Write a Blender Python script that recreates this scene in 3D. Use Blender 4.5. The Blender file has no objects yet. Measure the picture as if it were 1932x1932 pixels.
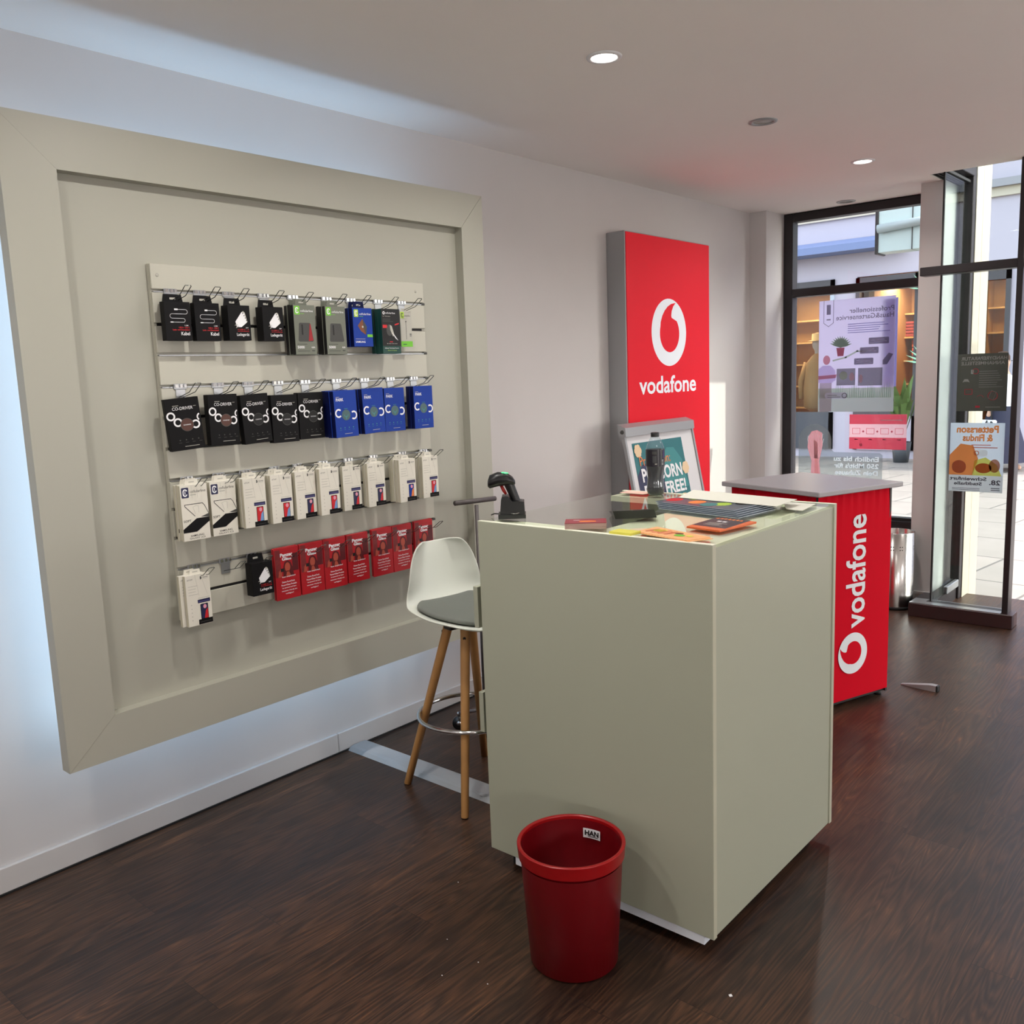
import bpy, math, random
from mathutils import Vector, Matrix
random.seed(7)
S = bpy.context.scene
COL = S.collection
PI = math.pi

# ---------------------------------------------------------------- camera
def make_camera():
    f, a, b, c = 1690.18, .7176, .1489, .0373
    cy, sy = math.cos(a), math.sin(a)
    fwd = Vector((-sy*math.cos(b), cy*math.cos(b), -math.sin(b)))
    right = Vector((cy, sy, 0)); down = fwd.cross(right)
    r = math.cos(c)*right + math.sin(c)*down
    d = -math.sin(c)*right + math.cos(c)*down
    m = Matrix((( r.x, -d.x, -fwd.x, 0), (r.y, -d.y, -fwd.y, 0), (r.z, -d.z, -fwd.z, 1.58), (0, 0, 0, 1)))
    cd = bpy.data.cameras.new('camera'); o = bpy.data.objects.new('camera', cd); COL.objects.link(o)
    o.matrix_world = m
    cd.sensor_fit = 'HORIZONTAL'; cd.sensor_width = 36; cd.lens = f/1932*36; cd.clip_start = .02; cd.clip_end = 200
    S.camera = o
make_camera()

# ---------------------------------------------------------------- world, sun, lamps, exposure
SKY_STRENGTH = 1.02
SUN_STRENGTH = 4.5
LAMP_POWER = 10
LED_POWER = 10
S.view_settings.view_transform = 'Standard'; S.view_settings.look = 'None'
S.view_settings.exposure = 0.0; S.view_settings.gamma = 1; S.view_settings.use_curve_mapping = False
S.cycles.use_denoising = True; S.cycles.max_bounces = 8; S.cycles.diffuse_bounces = 4
S.cycles.glossy_bounces = 4; S.cycles.transparent_max_bounces = 16; S.cycles.caustics_reflective = False
S.cycles.caustics_refractive = False; S.cycles.sample_clamp_indirect = 6

W = bpy.data.worlds.new('world'); S.world = W; W.use_nodes = True
nt = W.node_tree; bg = nt.nodes['Background']
sky = nt.nodes.new('ShaderNodeTexSky'); sky.sky_type = 'NISHITA'; sky.sun_disc = False
sky.sun_elevation = math.radians(35); sky.sun_rotation = math.radians(75); sky.air_density = 1.0; sky.dust_density = 2.5
hs = nt.nodes.new('ShaderNodeHueSaturation'); hs.inputs['Saturation'].default_value = .42
nt.links.new(sky.outputs[0], hs.inputs['Color']); nt.links.new(hs.outputs[0], bg.inputs[0]); bg.inputs[1].default_value = SKY_STRENGTH

def lamp(kind, name, loc, power, color=(1, 1, 1), size=.1, direction=None, size_y=None, spread=None):
    l = bpy.data.lights.new(name, kind); l.energy = power; l.color = color
    o = bpy.data.objects.new(name, l); COL.objects.link(o); o.location = loc
    if kind == 'AREA':
        l.shape = 'RECTANGLE' if size_y else 'DISK'; l.size = size
        if size_y: l.size_y = size_y
        if spread: l.spread = spread
    if direction is not None:
        o.rotation_euler = Vector(direction).to_track_quat('-Z', 'Y').to_euler()
    return o
SUN_DIR = (-1, -.22, -.85)
sun = lamp('SUN', 'sunlight', (5, 12, 9), SUN_STRENGTH, (1, .93, .82), direction=SUN_DIR); sun.data.angle = .01
WARM = (1, .96, .90)
LIT = [(-1.91, 2.77), (-1.87, 5.17)]
for x, y in LIT: lamp('AREA', 'downlight_lamp', (x, y, 2.668), LAMP_POWER, WARM, .075, (0, 0, -1), spread=2.6)
for x, y in [(-1.9, 1.57), (-1.9, .37), (-1.9, -.9), (.2, 5.1), (.2, 1.6)]:  # unseen; first one throws the bin shadow, the others added for soft fill
    lamp('AREA', 'unseen_ceiling_lamp', (x, y, 2.668), LAMP_POWER*(1.1 if x < 0 else .8), WARM, .075 if x < 0 else .5, (0, 0, -1), spread=2.8)
for x, y, p in [(2.0, 4.0, 52), (2.0, 1.4, 62), (2.0, -1.4, 44), (-.6, -2.0, 22)]:      # unseen fill lights, added to lift the ceiling and walls
    fill_ = lamp('POINT', 'fill_light', (x, y, 1.2), p, (1, .96, .92)); fill_.data.shadow_soft_size = .16
BLUE = (.52, .78, 1)
# light strips behind the wall frame
lamp('AREA', 'strip_light_side', (-2.84, 1.215, 1.40), LED_POWER*.33, BLUE, .05, (-.75, -1, 0), size_y=1.75)
lamp('AREA', 'strip_light_top', (-2.84, 2.0, 2.235), LED_POWER*.16, BLUE, 1.65, (-.9, 0, 1), size_y=.05)
lamp('AREA', 'strip_light_bottom', (-2.84, 2.0, .565), LED_POWER*.20, BLUE, 1.65, (-1, 0, -.8), size_y=.05)

# ---------------------------------------------------------------- helpers
def srgb(r, g, b):
    f = lambda v: (v/255/12.92) if v <= 10 else ((v/255+.055)/1.055)**2.4
    return (f(r), f(g), f(b), 1)
MATS = {}
def mat(name, rgb, rough=.6, metal=0, spec=.5, emit=None, estr=0, noise=0, nscale=20, bump=0, trans=0, coat=0):
    if name in MATS: return MATS[name]
    m = bpy.data.materials.new(name); m.use_nodes = True; t = m.node_tree; p = t.nodes['Principled BSDF']
    c = srgb(*rgb); p.inputs['Base Color'].default_value = c
    p.inputs['Roughness'].default_value = rough; p.inputs['Metallic'].default_value = metal
    p.inputs['Specular IOR Level'].default_value = spec
    if coat: p.inputs['Coat Weight'].default_value = coat; p.inputs['Coat Roughness'].default_value = .1
    if noise or bump:
        tc = t.nodes.new('ShaderNodeTexCoord'); n = t.nodes.new('ShaderNodeTexNoise'); n.inputs['Scale'].default_value = nscale
        n.inputs['Detail'].default_value = 5
        t.links.new(tc.outputs['Object'], n.inputs['Vector'])
        if noise:
            mx = t.nodes.new('ShaderNodeMix'); mx.data_type = 'RGBA'
            mx.inputs[6].default_value = tuple(v*(1-noise) for v in c[:3])+(1,); mx.inputs[7].default_value = tuple(min(1, v*(1+noise)) for v in c[:3])+(1,)
            t.links.new(n.outputs['Fac'], mx.inputs[0]); t.links.new(mx.outputs[2], p.inputs['Base Color'])
        if bump:
            b = t.nodes.new('ShaderNodeBump'); b.inputs['Strength'].default_value = bump; b.inputs['Distance'].default_value = .004
            t.links.new(n.outputs['Fac'], b.inputs['Height']); t.links.new(b.outputs[0], p.inputs['Normal'])
    if emit: p.inputs['Emission Color'].default_value = srgb(*emit); p.inputs['Emission Strength'].default_value = estr
    if trans:
        out = t.nodes['Material Output']; tr = t.nodes.new('ShaderNodeBsdfTranslucent'); tr.inputs[0].default_value = c
        mx = t.nodes.new('ShaderNodeMixShader'); mx.inputs[0].default_value = trans
        t.links.new(p.outputs[0], mx.inputs[1]); t.links.new(tr.outputs[0], mx.inputs[2]); t.links.new(mx.outputs[0], out.inputs[0])
    MATS[name] = m; return m
def glass_mat(name, tint, ior=1.5, rough=0.0, alpha=0.0, acol=(200, 210, 215)):
    if name in MATS: return MATS[name]
    m = bpy.data.materials.new(name); m.use_nodes = True; t = m.node_tree
    t.nodes.remove(t.nodes['Principled BSDF']); out = t.nodes['Material Output']
    tr = t.nodes.new('ShaderNodeBsdfTransparent'); tr.inputs[0].default_value = srgb(*tint)
    gl = t.nodes.new('ShaderNodeBsdfGlossy'); gl.inputs['Roughness'].default_value = rough
    fr = t.nodes.new('ShaderNodeFresnel'); fr.inputs[0].default_value = ior
    ge = t.nodes.new('ShaderNodeNewGeometry'); sb = t.nodes.new('ShaderNodeMath'); sb.operation = 'SUBTRACT'; sb.inputs[0].default_value = 1; t.links.new(ge.outputs['Backfacing'], sb.inputs[1])
    mu = t.nodes.new('ShaderNodeMath'); mu.operation = 'MULTIPLY'; t.links.new(fr.outputs[0], mu.inputs[0]); t.links.new(sb.outputs[0], mu.inputs[1])
    mx = t.nodes.new('ShaderNodeMixShader')
    t.links.new(mu.outputs[0], mx.inputs[0]); t.links.new(gl.outputs[0], mx.inputs[2])
    if alpha:
        df = t.nodes.new('ShaderNodeBsdfDiffuse'); df.inputs[0].default_value = srgb(*acol)
        m2 = t.nodes.new('ShaderNodeMixShader'); m2.inputs[0].default_value = alpha
        t.links.new(tr.outputs[0], m2.inputs[1]); t.links.new(df.outputs[0], m2.inputs[2]); t.links.new(m2.outputs[0], mx.inputs[1])
    else: t.links.new(tr.outputs[0], mx.inputs[1])
    t.links.new(mx.outputs[0], out.inputs[0]); MATS[name] = m; return m

_TC = {}
def text_geo(s, bold=0):
    k = (s, bold)
    if k in _TC: return _TC[k]
    cu = bpy.data.curves.new('lettering', 'FONT'); cu.body = s; cu.size = 1; cu.resolution_u = 3; cu.offset = bold; cu.fill_mode = 'FRONT'
    o = bpy.data.objects.new('lettering', cu); COL.objects.link(o)
    bpy.context.view_layer.update()
    me = bpy.data.meshes.new_from_object(o.evaluated_get(bpy.context.evaluated_depsgraph_get()))
    vs = [(v.co.x, v.co.y) for v in me.vertices]; fs = [tuple(p.vertices) for p in me.polygons]
    bpy.data.objects.remove(o); bpy.data.curves.remove(cu); bpy.data.meshes.remove(me)
    if vs:
        x0 = min(v[0] for v in vs); x1 = max(v[0] for v in vs); y0 = min(v[1] for v in vs); y1 = max(v[1] for v in vs)
        vs = [((x-x0)/(x1-x0), (y-y0)/(y1-y0)) for x, y in vs]
    _TC[k] = (vs, fs); return _TC[k]

class MB:
    """collects faces, builds ONE mesh object"""
    def __init__(s): s.v = []; s.f = []; s.mi = []; s.ms = []; s.sm = []
    def m(s, mt):
        if mt not in s.ms: s.ms.append(mt)
        return s.ms.index(mt)
    def add(s, vs, fs, mt, smooth=False):
        o = len(s.v); s.v += [tuple(v) for v in vs]; k = s.m(mt)
        for f in fs: s.f.append(tuple(o+i for i in f)); s.mi.append(k); s.sm.append(smooth)
        return s
    def box(s, x0, x1, y0, y1, z0, z1, mt, bev=0):
        if bev > 0:
            b = min(bev, (x1-x0)/2.01, (y1-y0)/2.01, (z1-z0)/2.01); vs = []; 
            import itertools
            for sx, sy, sz in itertools.product((0, 1), repeat=3):
                X, Y, Z = (x0, x1)[sx], (y0, y1)[sy], (z0, z1)[sz]; dx, dy, dz = (b, -b)[sx], (b, -b)[sy], (b, -b)[sz]
                vs += [(X, Y+dy, Z+dz), (X+dx, Y, Z+dz), (X+dx, Y+dy, Z)]
            ix = lambda a, b_, c, k: (a*4+b_*2+c)*3+k
            fs = []
            for a in (0, 1):
                q = [ix(a, 0, 0, 0), ix(a, 1, 0, 0), ix(a, 1, 1, 0), ix(a, 0, 1, 0)]; fs.append(q if a else q[::-1])
                q = [ix(0, a, 0, 1), ix(0, a, 1, 1), ix(1, a, 1, 1), ix(1, a, 0, 1)]; fs.append(q if a else q[::-1])
                q = [ix(0, 0, a, 2), ix(1, 0, a, 2), ix(1, 1, a, 2), ix(0, 1, a, 2)]; fs.append(q if a else q[::-1])
            for a, c in itertools.product((0, 1), repeat=2):
                fs.append([ix(a, c, 0, 0), ix(a, c, 0, 1), ix(a, c, 1, 1), ix(a, c, 1, 0)])
                fs.append([ix(a, 0, c, 0), ix(a, 0, c, 2), ix(a, 1, c, 2), ix(a, 1, c, 0)])
                fs.append([ix(0, a, c, 1), ix(0, a, c, 2), ix(1, a, c, 2), ix(1, a, c, 1)])
                for d in (0, 1): pass
            for a, b_, c in itertools.product((0, 1), repeat=3): fs.append([ix(a, b_, c, 0), ix(a, b_, c, 1), ix(a, b_, c, 2)])
            return s.add(vs, fs, mt)
        vs = [(x, y, z) for x in (x0, x1) for y in (y0, y1) for z in (z0, z1)]
        return s.add(vs, [(0, 1, 3, 2), (4, 6, 7, 5), (0, 4, 5, 1), (2, 3, 7, 6), (0, 2, 6, 4), (1, 5, 7, 3)], mt)
    def poly(s, pts, mt): return s.add(pts, [tuple(range(len(pts)))], mt)
    def prism(s, pts, z0, z1, mt):       # pts: 2D outline
        n = len(pts); vs = [(x, y, z0) for x, y in pts]+[(x, y, z1) for x, y in pts]
        fs = [tuple(range(n))[::-1], tuple(range(n, 2*n))]+[(i, (i+1) % n, n+(i+1) % n, n+i) for i in range(n)]
        return s.add(vs, fs, mt)
    def extr(s, pts, d, mt, smooth=False):             # pts: 3D outline, d: offset vector
        n = len(pts); vs = [tuple(p) for p in pts]+[tuple(Vector(p)+Vector(d)) for p in pts]
        fs = [tuple(range(n))[::-1], tuple(range(n, 2*n))]
        s.add(vs, fs, mt)
        return s.add(vs, [(i, (i+1) % n, n+(i+1) % n, n+i) for i in range(n)], mt, smooth)
    def lathe(s, prof, mt, n=40, cx=0, cy=0, smooth=True, capa=False, capb=False):
        vs = []; fs = []
        for r, z in prof:
            for i in range(n): a = 2*PI*i/n; vs.append((cx+r*math.cos(a), cy+r*math.sin(a), z))
        for j in range(len(prof)-1):
            for i in range(n): k = (i+1) % n; fs.append((j*n+i, j*n+k, (j+1)*n+k, (j+1)*n+i))
        if capa: fs.append(tuple(range(n))[::-1])
        if capb: fs.append(tuple(range((len(prof)-1)*n, len(prof)*n)))
        return s.add(vs, fs, mt, smooth)
    def tube(s, pts, r, mt, n=8, closed=False, caps=True):
        P = [Vector(p) for p in pts]; R = r if isinstance(r, (list, tuple)) else [r]*len(P); vs = []; fs = []; L = len(P)
        up = None
        for i in range(L):
            if closed: t = (P[(i+1) % L]-P[i-1]).normalized()
            else: t = (P[min(i+1, L-1)]-P[max(i-1, 0)]).normalized()
            if up is None: up = Vector((0, 0, 1)) if abs(t.z) < .9 else Vector((1, 0, 0))
            a = t.cross(up)
            if a.length < 1e-4: a = t.cross(Vector((0, 1, 0)))
            a.normalize(); b = a.cross(t).normalized(); up = b
            for k in range(n): q = 2*PI*k/n; vs.append(P[i]+a*R[i]*math.cos(q)+b*R[i]*math.sin(q))
        for i in range(L if closed else L-1):
            for k in range(n): k2 = (k+1) % n; j = (i+1) % L; fs.append((i*n+k, i*n+k2, j*n+k2, j*n+k))
        if caps and not closed: fs += [tuple(range(n))[::-1], tuple(range((L-1)*n, L*n))]
        return s.add(vs, fs, mt, True)
    def build(s, name, parent=None, loc=None, rot=None):
        me = bpy.data.meshes.new(name); me.from_pydata(s.v, [], s.f)
        for mt in s.ms: me.materials.append(mt)
        me.polygons.foreach_set('material_index', s.mi); me.polygons.foreach_set('use_smooth', s.sm)
        me.update()
        o = bpy.data.objects.new(name, me); COL.objects.link(o)
        if parent: o.parent = parent
        if loc: o.location = loc
        if rot: o.rotation_euler = rot
        return o

class Print:
    """flat printing on a face: origin o, unit vectors u, v; layers step outward by eps"""
    def __init__(s, mb, o, u, v, eps=.0003):
        s.mb = mb; s.o = Vector(o); s.u = Vector(u); s.v = Vector(v); s.n = s.u.cross(s.v).normalized(); s.e = eps; s.k = 1
    def P(s, a, b, k): return s.o+s.u*a+s.v*b+s.n*s.e*k
    def poly(s, pts, mt, k=1): s.mb.add([s.P(a, b, k) for a, b in pts], [tuple(range(len(pts)))], mt); return s
    def rect(s, a0, b0, a1, b1, mt, k=1): return s.poly([(a0, b0), (a1, b0), (a1, b1), (a0, b1)], mt, k)
    def disc(s, a, b, r, mt, k=1, ry=None, n=28, a0=0, a1=2*PI):
        return s.poly([(a+r*math.cos(a0+(a1-a0)*i/n), b+(ry or r)*math.sin(a0+(a1-a0)*i/n)) for i in range(n if a1-a0 > 6.28 else n+1)], mt, k)
    def arc(s, a, b, r0, r1, mt, k=1, a0=0, a1=2*PI, n=28):
        for i in range(n):
            p, q = a0+(a1-a0)*i/n, a0+(a1-a0)*(i+1)/n
            s.poly([(a+r0*math.cos(p), b+r0*math.sin(p)), (a+r1*math.cos(p), b+r1*math.sin(p)), (a+r1*math.cos(q), b+r1*math.sin(q)), (a+r0*math.cos(q), b+r0*math.sin(q))], mt, k)
        return s
    def rrect(s, a0, b0, a1, b1, r, mt, k=1):
        pts = []
        for cx, cy, st in ((a1-r, b1-r, 0), (a0+r, b1-r, PI/2), (a0+r, b0+r, PI), (a1-r, b0+r, 1.5*PI)):
            pts += [(cx+r*math.cos(st+PI/2*i/5), cy+r*math.sin(st+PI/2*i/5)) for i in range(6)]
        return s.poly(pts, mt, k)
    def line(s, pts, w, mt, k=1):
        for (a, b), (c, d) in zip(pts, pts[1:]):
            l = math.hypot(c-a, d-b) or 1; x, y = (c-a)/l*w/2, (d-b)/l*w/2
            s.poly([(a-x+y, b-y-x), (c+x+y, d+y-x), (c+x-y, d+y+x), (a-x-y, b-y+x)], mt, k)
        return s
    def text(s, st, a0, b0, a1, b1, mt, k=1, bold=.012, mirror=False):
        vs, fs = text_geo(st, bold)
        if mirror: vs = [(1-x, y) for x, y in vs]
        s.mb.add([s.P(a0+(a1-a0)*x, b0+(b1-b0)*y, k) for x, y in vs], fs, mt); return s
    def lines(s, a0, b0, a1, b1, n, mt, k=1, h=.5, seed=1, jit=.35):
        R = random.Random(seed); d = (b1-b0)/n
        for i in range(n): s.rect(a0, b0+d*i, a0+(a1-a0)*(1-jit*R.random()), b0+d*(i+h), mt, k)
        return s

def tag(o, label, cat, group=None, kind=None):
    o['label'] = label; o['category'] = cat
    if group: o['group'] = group
    if kind: o['kind'] = kind
    return o
def empty(name, loc=(0, 0, 0), rz=0, label=None, cat=None, group=None):
    o = bpy.data.objects.new(name, None); COL.objects.link(o); o.location = loc; o.rotation_euler = (0, 0, rz); o.empty_display_size = .05
    if label: tag(o, label, cat, group)
    return o
def struct(name, mb, label=None, parent=None):
    o = mb.build(name, parent)
    if not parent: o['kind'] = 'structure'
    if label: o['label'] = label
    return o
KIDS = {}
def copy_tree(o, parent=None, loc=None, rot=None, label=None, group=None):
    c = o.copy(); COL.objects.link(c)
    if parent: c.parent = parent
    for ch in [x for x in o.children]: 
        copy_tree(ch, c)
    if loc is not None: c.location = loc
    if rot is not None: c.rotation_euler = rot
    if label: c['label'] = label
    if group: c['group'] = group
    return c
ORD = ['first', 'second', 'third', 'fourth', 'fifth', 'sixth', 'seventh', 'eighth', 'ninth', 'tenth']

# ---------------------------------------------------------------- materials
white_wall = mat('wall_paint', (208, 204, 203), .85, noise=.015, nscale=6, bump=.06)
ceil_paint = mat('ceiling_paint', (248, 242, 238), .9, noise=.012, nscale=3)
lacquer = mat('cream_lacquer', (171, 174, 155), .38, noise=.012, nscale=3)
edge_cream = mat('cream_edge', (244, 247, 226), .4)
panel_white = mat('panel_lacquer', (171, 170, 158), .45, noise=.012, nscale=3)
slat_white = mat('slat_board', (188, 186, 173), .4, noise=.012, nscale=4)
black = mat('black_plastic', (16, 16, 18), .35)
blackm = mat('black_matte', (14, 13, 14), .6)
dark_metal = mat('dark_window_metal', (44, 40, 42), .4, metal=.3)
alu = mat('brushed_aluminium', (170, 172, 176), .35, metal=.85, noise=.03, nscale=60)
silver = mat('silver_paint', (160, 161, 163), .4, metal=.35)
chrome = mat('chrome', (205, 205, 205), .12, metal=1)
steel_wire = mat('steel_wire', (125, 130, 128), .25, metal=.9)
stainless = mat('stainless_steel', (190, 186, 183), .2, metal=1, noise=.03, nscale=8)
red_fab = mat('red_fabric', (200, 2, 30), .8, spec=.12, noise=.04, nscale=3)
red_box = mat('red_lightbox_face', (208, 14, 34), .5, spec=.2, emit=(225, 30, 42), estr=.22)
white_print = mat('white_print', (235, 235, 238), .5)
logo_white = mat('logo_white', (228, 232, 238), .45, emit=(225, 235, 245), estr=.12)
fab_white = mat('fabric_white_print', (225, 228, 232), .6)
grey_top = mat('grey_laminate', (160, 156, 160), .35)
red_bin = mat('red_bin_plastic', (108, 3, 14), .35)
red_rim = mat('red_bin_rim', (150, 10, 16), .3)
oak = mat('oak_wood', (192, 142, 86), .5, noise=.12, nscale=18)
cushion = mat('grey_felt', (112, 116, 110), .9, noise=.06, nscale=200)
shell_white = mat('white_shell_plastic', (222, 226, 216), .35)
paper = mat('white_paper', (226, 226, 215), .8)
red_p = mat('print_red', (196, 24, 34), .5); dred = mat('print_dark_red', (150, 20, 28), .5); navy = mat('print_navy', (28, 30, 72), .5)
blue_p = mat('print_blue', (18, 56, 148), .5, spec=.25); dblue = mat('print_dark_blue', (6, 16, 66), .5, spec=.2)
green_p = mat('print_green', (110, 190, 50), .5); dgreen = mat('print_dark_green', (8, 62, 54), .5); lime = mat('print_lime', (170, 205, 70), .5)
grey_p = mat('print_grey', (108, 112, 100), .5); dgrey = mat('print_dark_grey', (62, 62, 60), .5); lgrey = mat('print_light_grey', (180, 178, 168), .5)
orange_p = mat('print_orange', (232, 130, 60), .6); yellow_p = mat('print_yellow', (226, 214, 80), .6); brown_p = mat('print_brown', (120, 66, 30), .5)
skin_p = mat('print_skin', (205, 120, 95), .6); teal_p = mat('print_teal', (22, 104, 110), .5); lteal = mat('print_light_teal', (50, 130, 132), .5)
carton_white = mat('carton_white', (222, 218, 206), .6); black_carton = mat('carton_black', (13, 12, 14), .6, spec=.2)
carton_side = mat('carton_side_cream', (200, 195, 174), .6)

def floor_mat():
    m = bpy.data.materials.new('wood_plank_floor'); m.use_nodes = True; t = m.node_tree; N = t.nodes.new; L = t.links.new; p = t.nodes['Principled BSDF']
    def math_(op, a, b=None, c=None):
        n = N('ShaderNodeMath'); n.operation = op
        for i, v in enumerate((a, b, c)):
            if v is None: continue
            if isinstance(v, (int, float)): n.inputs[i].default_value = v
            else: L(v, n.inputs[i])
        return n.outputs[0]
    tc = N('ShaderNodeTexCoord'); sp = N('ShaderNodeSeparateXYZ'); L(tc.outputs['Object'], sp.inputs[0]); X, Y = sp.outputs[0], sp.outputs[1]
    rx = math_('DIVIDE', X, .18); row = math_('FLOOR', rx); fx = math_('FRACT', rx)
    wn = N('ShaderNodeTexWhiteNoise'); wn.noise_dimensions = '1D'; L(row, wn.inputs['W'])
    ry = math_('ADD', math_('DIVIDE', Y, 1.22), wn.outputs['Value']); idx = math_('FLOOR', ry); fy = math_('FRACT', ry)
    cb = N('ShaderNodeCombineXYZ'); L(row, cb.inputs[0]); L(idx, cb.inputs[1])
    w2 = N('ShaderNodeTexWhiteNoise'); w2.noise_dimensions = '2D'; L(cb.outputs[0], w2.inputs['Vector'])
    # grain coordinates, shifted per plank
    off = math_('MULTIPLY', w2.outputs['Value'], 37.0)
    g = N('ShaderNodeCombineXYZ'); L(math_('ADD', X, off), g.inputs[0]); L(math_('ADD', math_('MULTIPLY', Y, .07), off), g.inputs[1]); L(off, g.inputs[2])
    n1 = N('ShaderNodeTexNoise'); L(g.outputs[0], n1.inputs['Vector']); n1.inputs['Scale'].default_value = 7; n1.inputs['Detail'].default_value = 3; n1.inputs['Distortion'].default_value = .25
    rings = math_('FRACT', math_('MULTIPLY', n1.outputs['Fac'], 26.0)); rings = math_('ABSOLUTE', math_('SUBTRACT', rings, .5)); rings = math_('MULTIPLY', rings, 2)
    n2 = N('ShaderNodeTexNoise'); g2 = N('ShaderNodeCombineXYZ'); L(math_('ADD', X, off), g2.inputs[0]); L(math_('MULTIPLY', Y, .05), g2.inputs[1]); L(g2.outputs[0], n2.inputs['Vector'])
    n2.inputs['Scale'].default_value = 170; n2.inputs['Detail'].default_value = 4
    n3 = N('ShaderNodeTexNoise'); L(tc.outputs['Object'], n3.inputs['Vector']); n3.inputs['Scale'].default_value = 4.5; n3.inputs['Detail'].default_value = 4
    f = math_('ADD', math_('MULTIPLY', rings, .23), math_('MULTIPLY', n2.outputs['Fac'], .60))
    f = math_('ADD', f, math_('MULTIPLY', math_('SUBTRACT', n3.outputs['Fac'], .5), .35))
    f = math_('ADD', f, math_('MULTIPLY', math_('SUBTRACT', w2.outputs['Value'], .5), .16))
    cr = N('ShaderNodeValToRGB'); L(f, cr.inputs[0]); e = cr.color_ramp.elements
    e[0].position = .18; e[0].color = srgb(36, 25, 21); e[1].position = .85; e[1].color = srgb(132, 90, 56)
    a = e.new(.38); a.color = srgb(54, 38, 29); a = e.new(.6); a.color = srgb(80, 55, 40)
    # joints
    j = math_('MINIMUM', fx, math_('SUBTRACT', 1, fx)); j = math_('MULTIPLY', j, .18)
    j2 = math_('MINIMUM', fy, math_('SUBTRACT', 1, fy)); j2 = math_('MULTIPLY', j2, 1.22)
    jj = math_('LESS_THAN', math_('MINIMUM', j, j2), .0011)
    mx = N('ShaderNodeMix'); mx.data_type = 'RGBA'; L(math_('MULTIPLY', jj, .7), mx.inputs[0]); L(cr.outputs[0], mx.inputs[6]); mx.inputs[7].default_value = srgb(22, 15, 14)
    L(mx.outputs[2], p.inputs['Base Color'])
    p.inputs['Specular IOR Level'].default_value = .34
    L(math_('ADD', .26, math_('MULTIPLY', n2.outputs['Fac'], .22)), p.inputs['Roughness'])
    b = N('ShaderNodeBump'); b.inputs['Strength'].default_value = .35; b.inputs['Distance'].default_value = .0012
    L(math_('SUBTRACT', f, jj), b.inputs['Height']); L(b.outputs[0], p.inputs['Normal'])
    return m
def slab_mat():
    m = bpy.data.materials.new('pavement_slabs'); m.use_nodes = True; t = m.node_tree; p = t.nodes['Principled BSDF']
    tc = t.nodes.new('ShaderNodeTexCoord'); mp = t.nodes.new('ShaderNodeMapping'); mp.inputs['Rotation'].default_value = (0, 0, .12)
    br = t.nodes.new('ShaderNodeTexBrick'); br.inputs['Color1'].default_value = srgb(160, 152, 144); br.inputs['Color2'].default_value = srgb(148, 141, 134); br.inputs['Mortar'].default_value = srgb(104, 100, 96)
    br.inputs['Scale'].default_value = 1; br.inputs['Brick Width'].default_value = 1.1; br.inputs['Row Height'].default_value = .9; br.inputs['Mortar Size'].default_value = .012
    no = t.nodes.new('ShaderNodeTexNoise'); no.inputs['Scale'].default_value = 3
    mx = t.nodes.new('ShaderNodeMix'); mx.data_type = 'RGBA'; mx.blend_type = 'MULTIPLY'; mx.inputs[0].default_value = .25
    t.links.new(tc.outputs['Object'], mp.inputs[0]); t.links.new(mp.outputs[0], br.inputs[0]); t.links.new(tc.outputs['Object'], no.inputs[0])
    t.links.new(br.outputs[0], mx.inputs[6]); t.links.new(no.outputs['Fac'], mx.inputs[7]); t.links.new(mx.outputs[2], p.inputs['Base Color'])
    p.inputs['Roughness'].default_value = .8
    return m
FLOOR = floor_mat(); SLAB = slab_mat()
win_glass = glass_mat('window_glass', (243, 245, 245)); side_glass = glass_mat('side_glass', (236, 240, 239), 1.3); top_glass = glass_mat('counter_glass', (252, 254, 250), 1.26, .01)
far_glass = glass_mat('shop_window_glass', (235, 238, 240))

# ---------------------------------------------------------------- room shell
XL, XR, YN, H = -3.03, 3.0, -3.0, 2.68
struct('floor', MB().box(XL-.1, XR+.1, YN-.1, 6.55, -.06, 0, FLOOR), 'dark brown wood plank floor')
c = MB().box(XL-.1, XR+.1, YN-.1, 5.865, H, H+.15, ceil_paint).box(XL-.1, -1.725, 5.865, 6.58, H, H+.15, ceil_paint)
struct('ceiling', c)
struct('wall_left', MB().box(XL-.15, XL, YN-.1, 6.55, 0, H, white_wall))
struct('wall_right', MB().box(XR, XR+.15, YN-.1, 6.0, 0, H, white_wall))
struct('wall_rear', MB().box(XL, XR, YN-.15, YN, 0, H, white_wall))
w = MB().box(XL, -2.905, 6.18, 6.62, 0, H, white_wall)          # stub beside the window
w.box(-2.905, -1.62, 6.44, 6.62, 0, .42, white_wall)            # parapet
w.box(XL-.3, -1.725, 6.46, 6.75, H, 5.2, white_wall)             # outer wall above
struct('wall_front', w)
fr = MB()  # unseen glazing, added in place of a wall to let daylight in
for x in (-.15, .85, 1.87, 2.90): fr.box(x, x+.06, 5.80, 5.90, .1, 2.68, dark_metal, .004)
fr.box(-.15, XR, 5.80, 5.90, 0, .1, dark_metal).box(-.15, XR, 5.80, 5.90, 2.64, 2.70, dark_metal).box(-.15, XR, 5.80, 5.90, 2.09, 2.14, dark_metal)
win3 = struct('unseen_window', fr)
struct('window_glass', MB().box(-.12, XR, 5.845, 5.851, .08, 2.66, win_glass), parent=win3)
tag(MB().box(-.1, 4.2, 5.92, 6.50, 2.76, 2.84, dark_metal, .005).build('sun_blocker_canopy'), 'unseen flat dark canopy added outside to block the sun', 'canopy')  # out of view, added to keep sun off the floor inside
tag(MB().box(.75, 4.2, 5.92, 7.12, 3.58, 3.70, white_wall, .005).build('sun_blocker_slab'), 'unseen pale balcony slab added outside to shade the pillar', 'balcony')  # out of view, added to shade the top of the stone pillar
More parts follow.
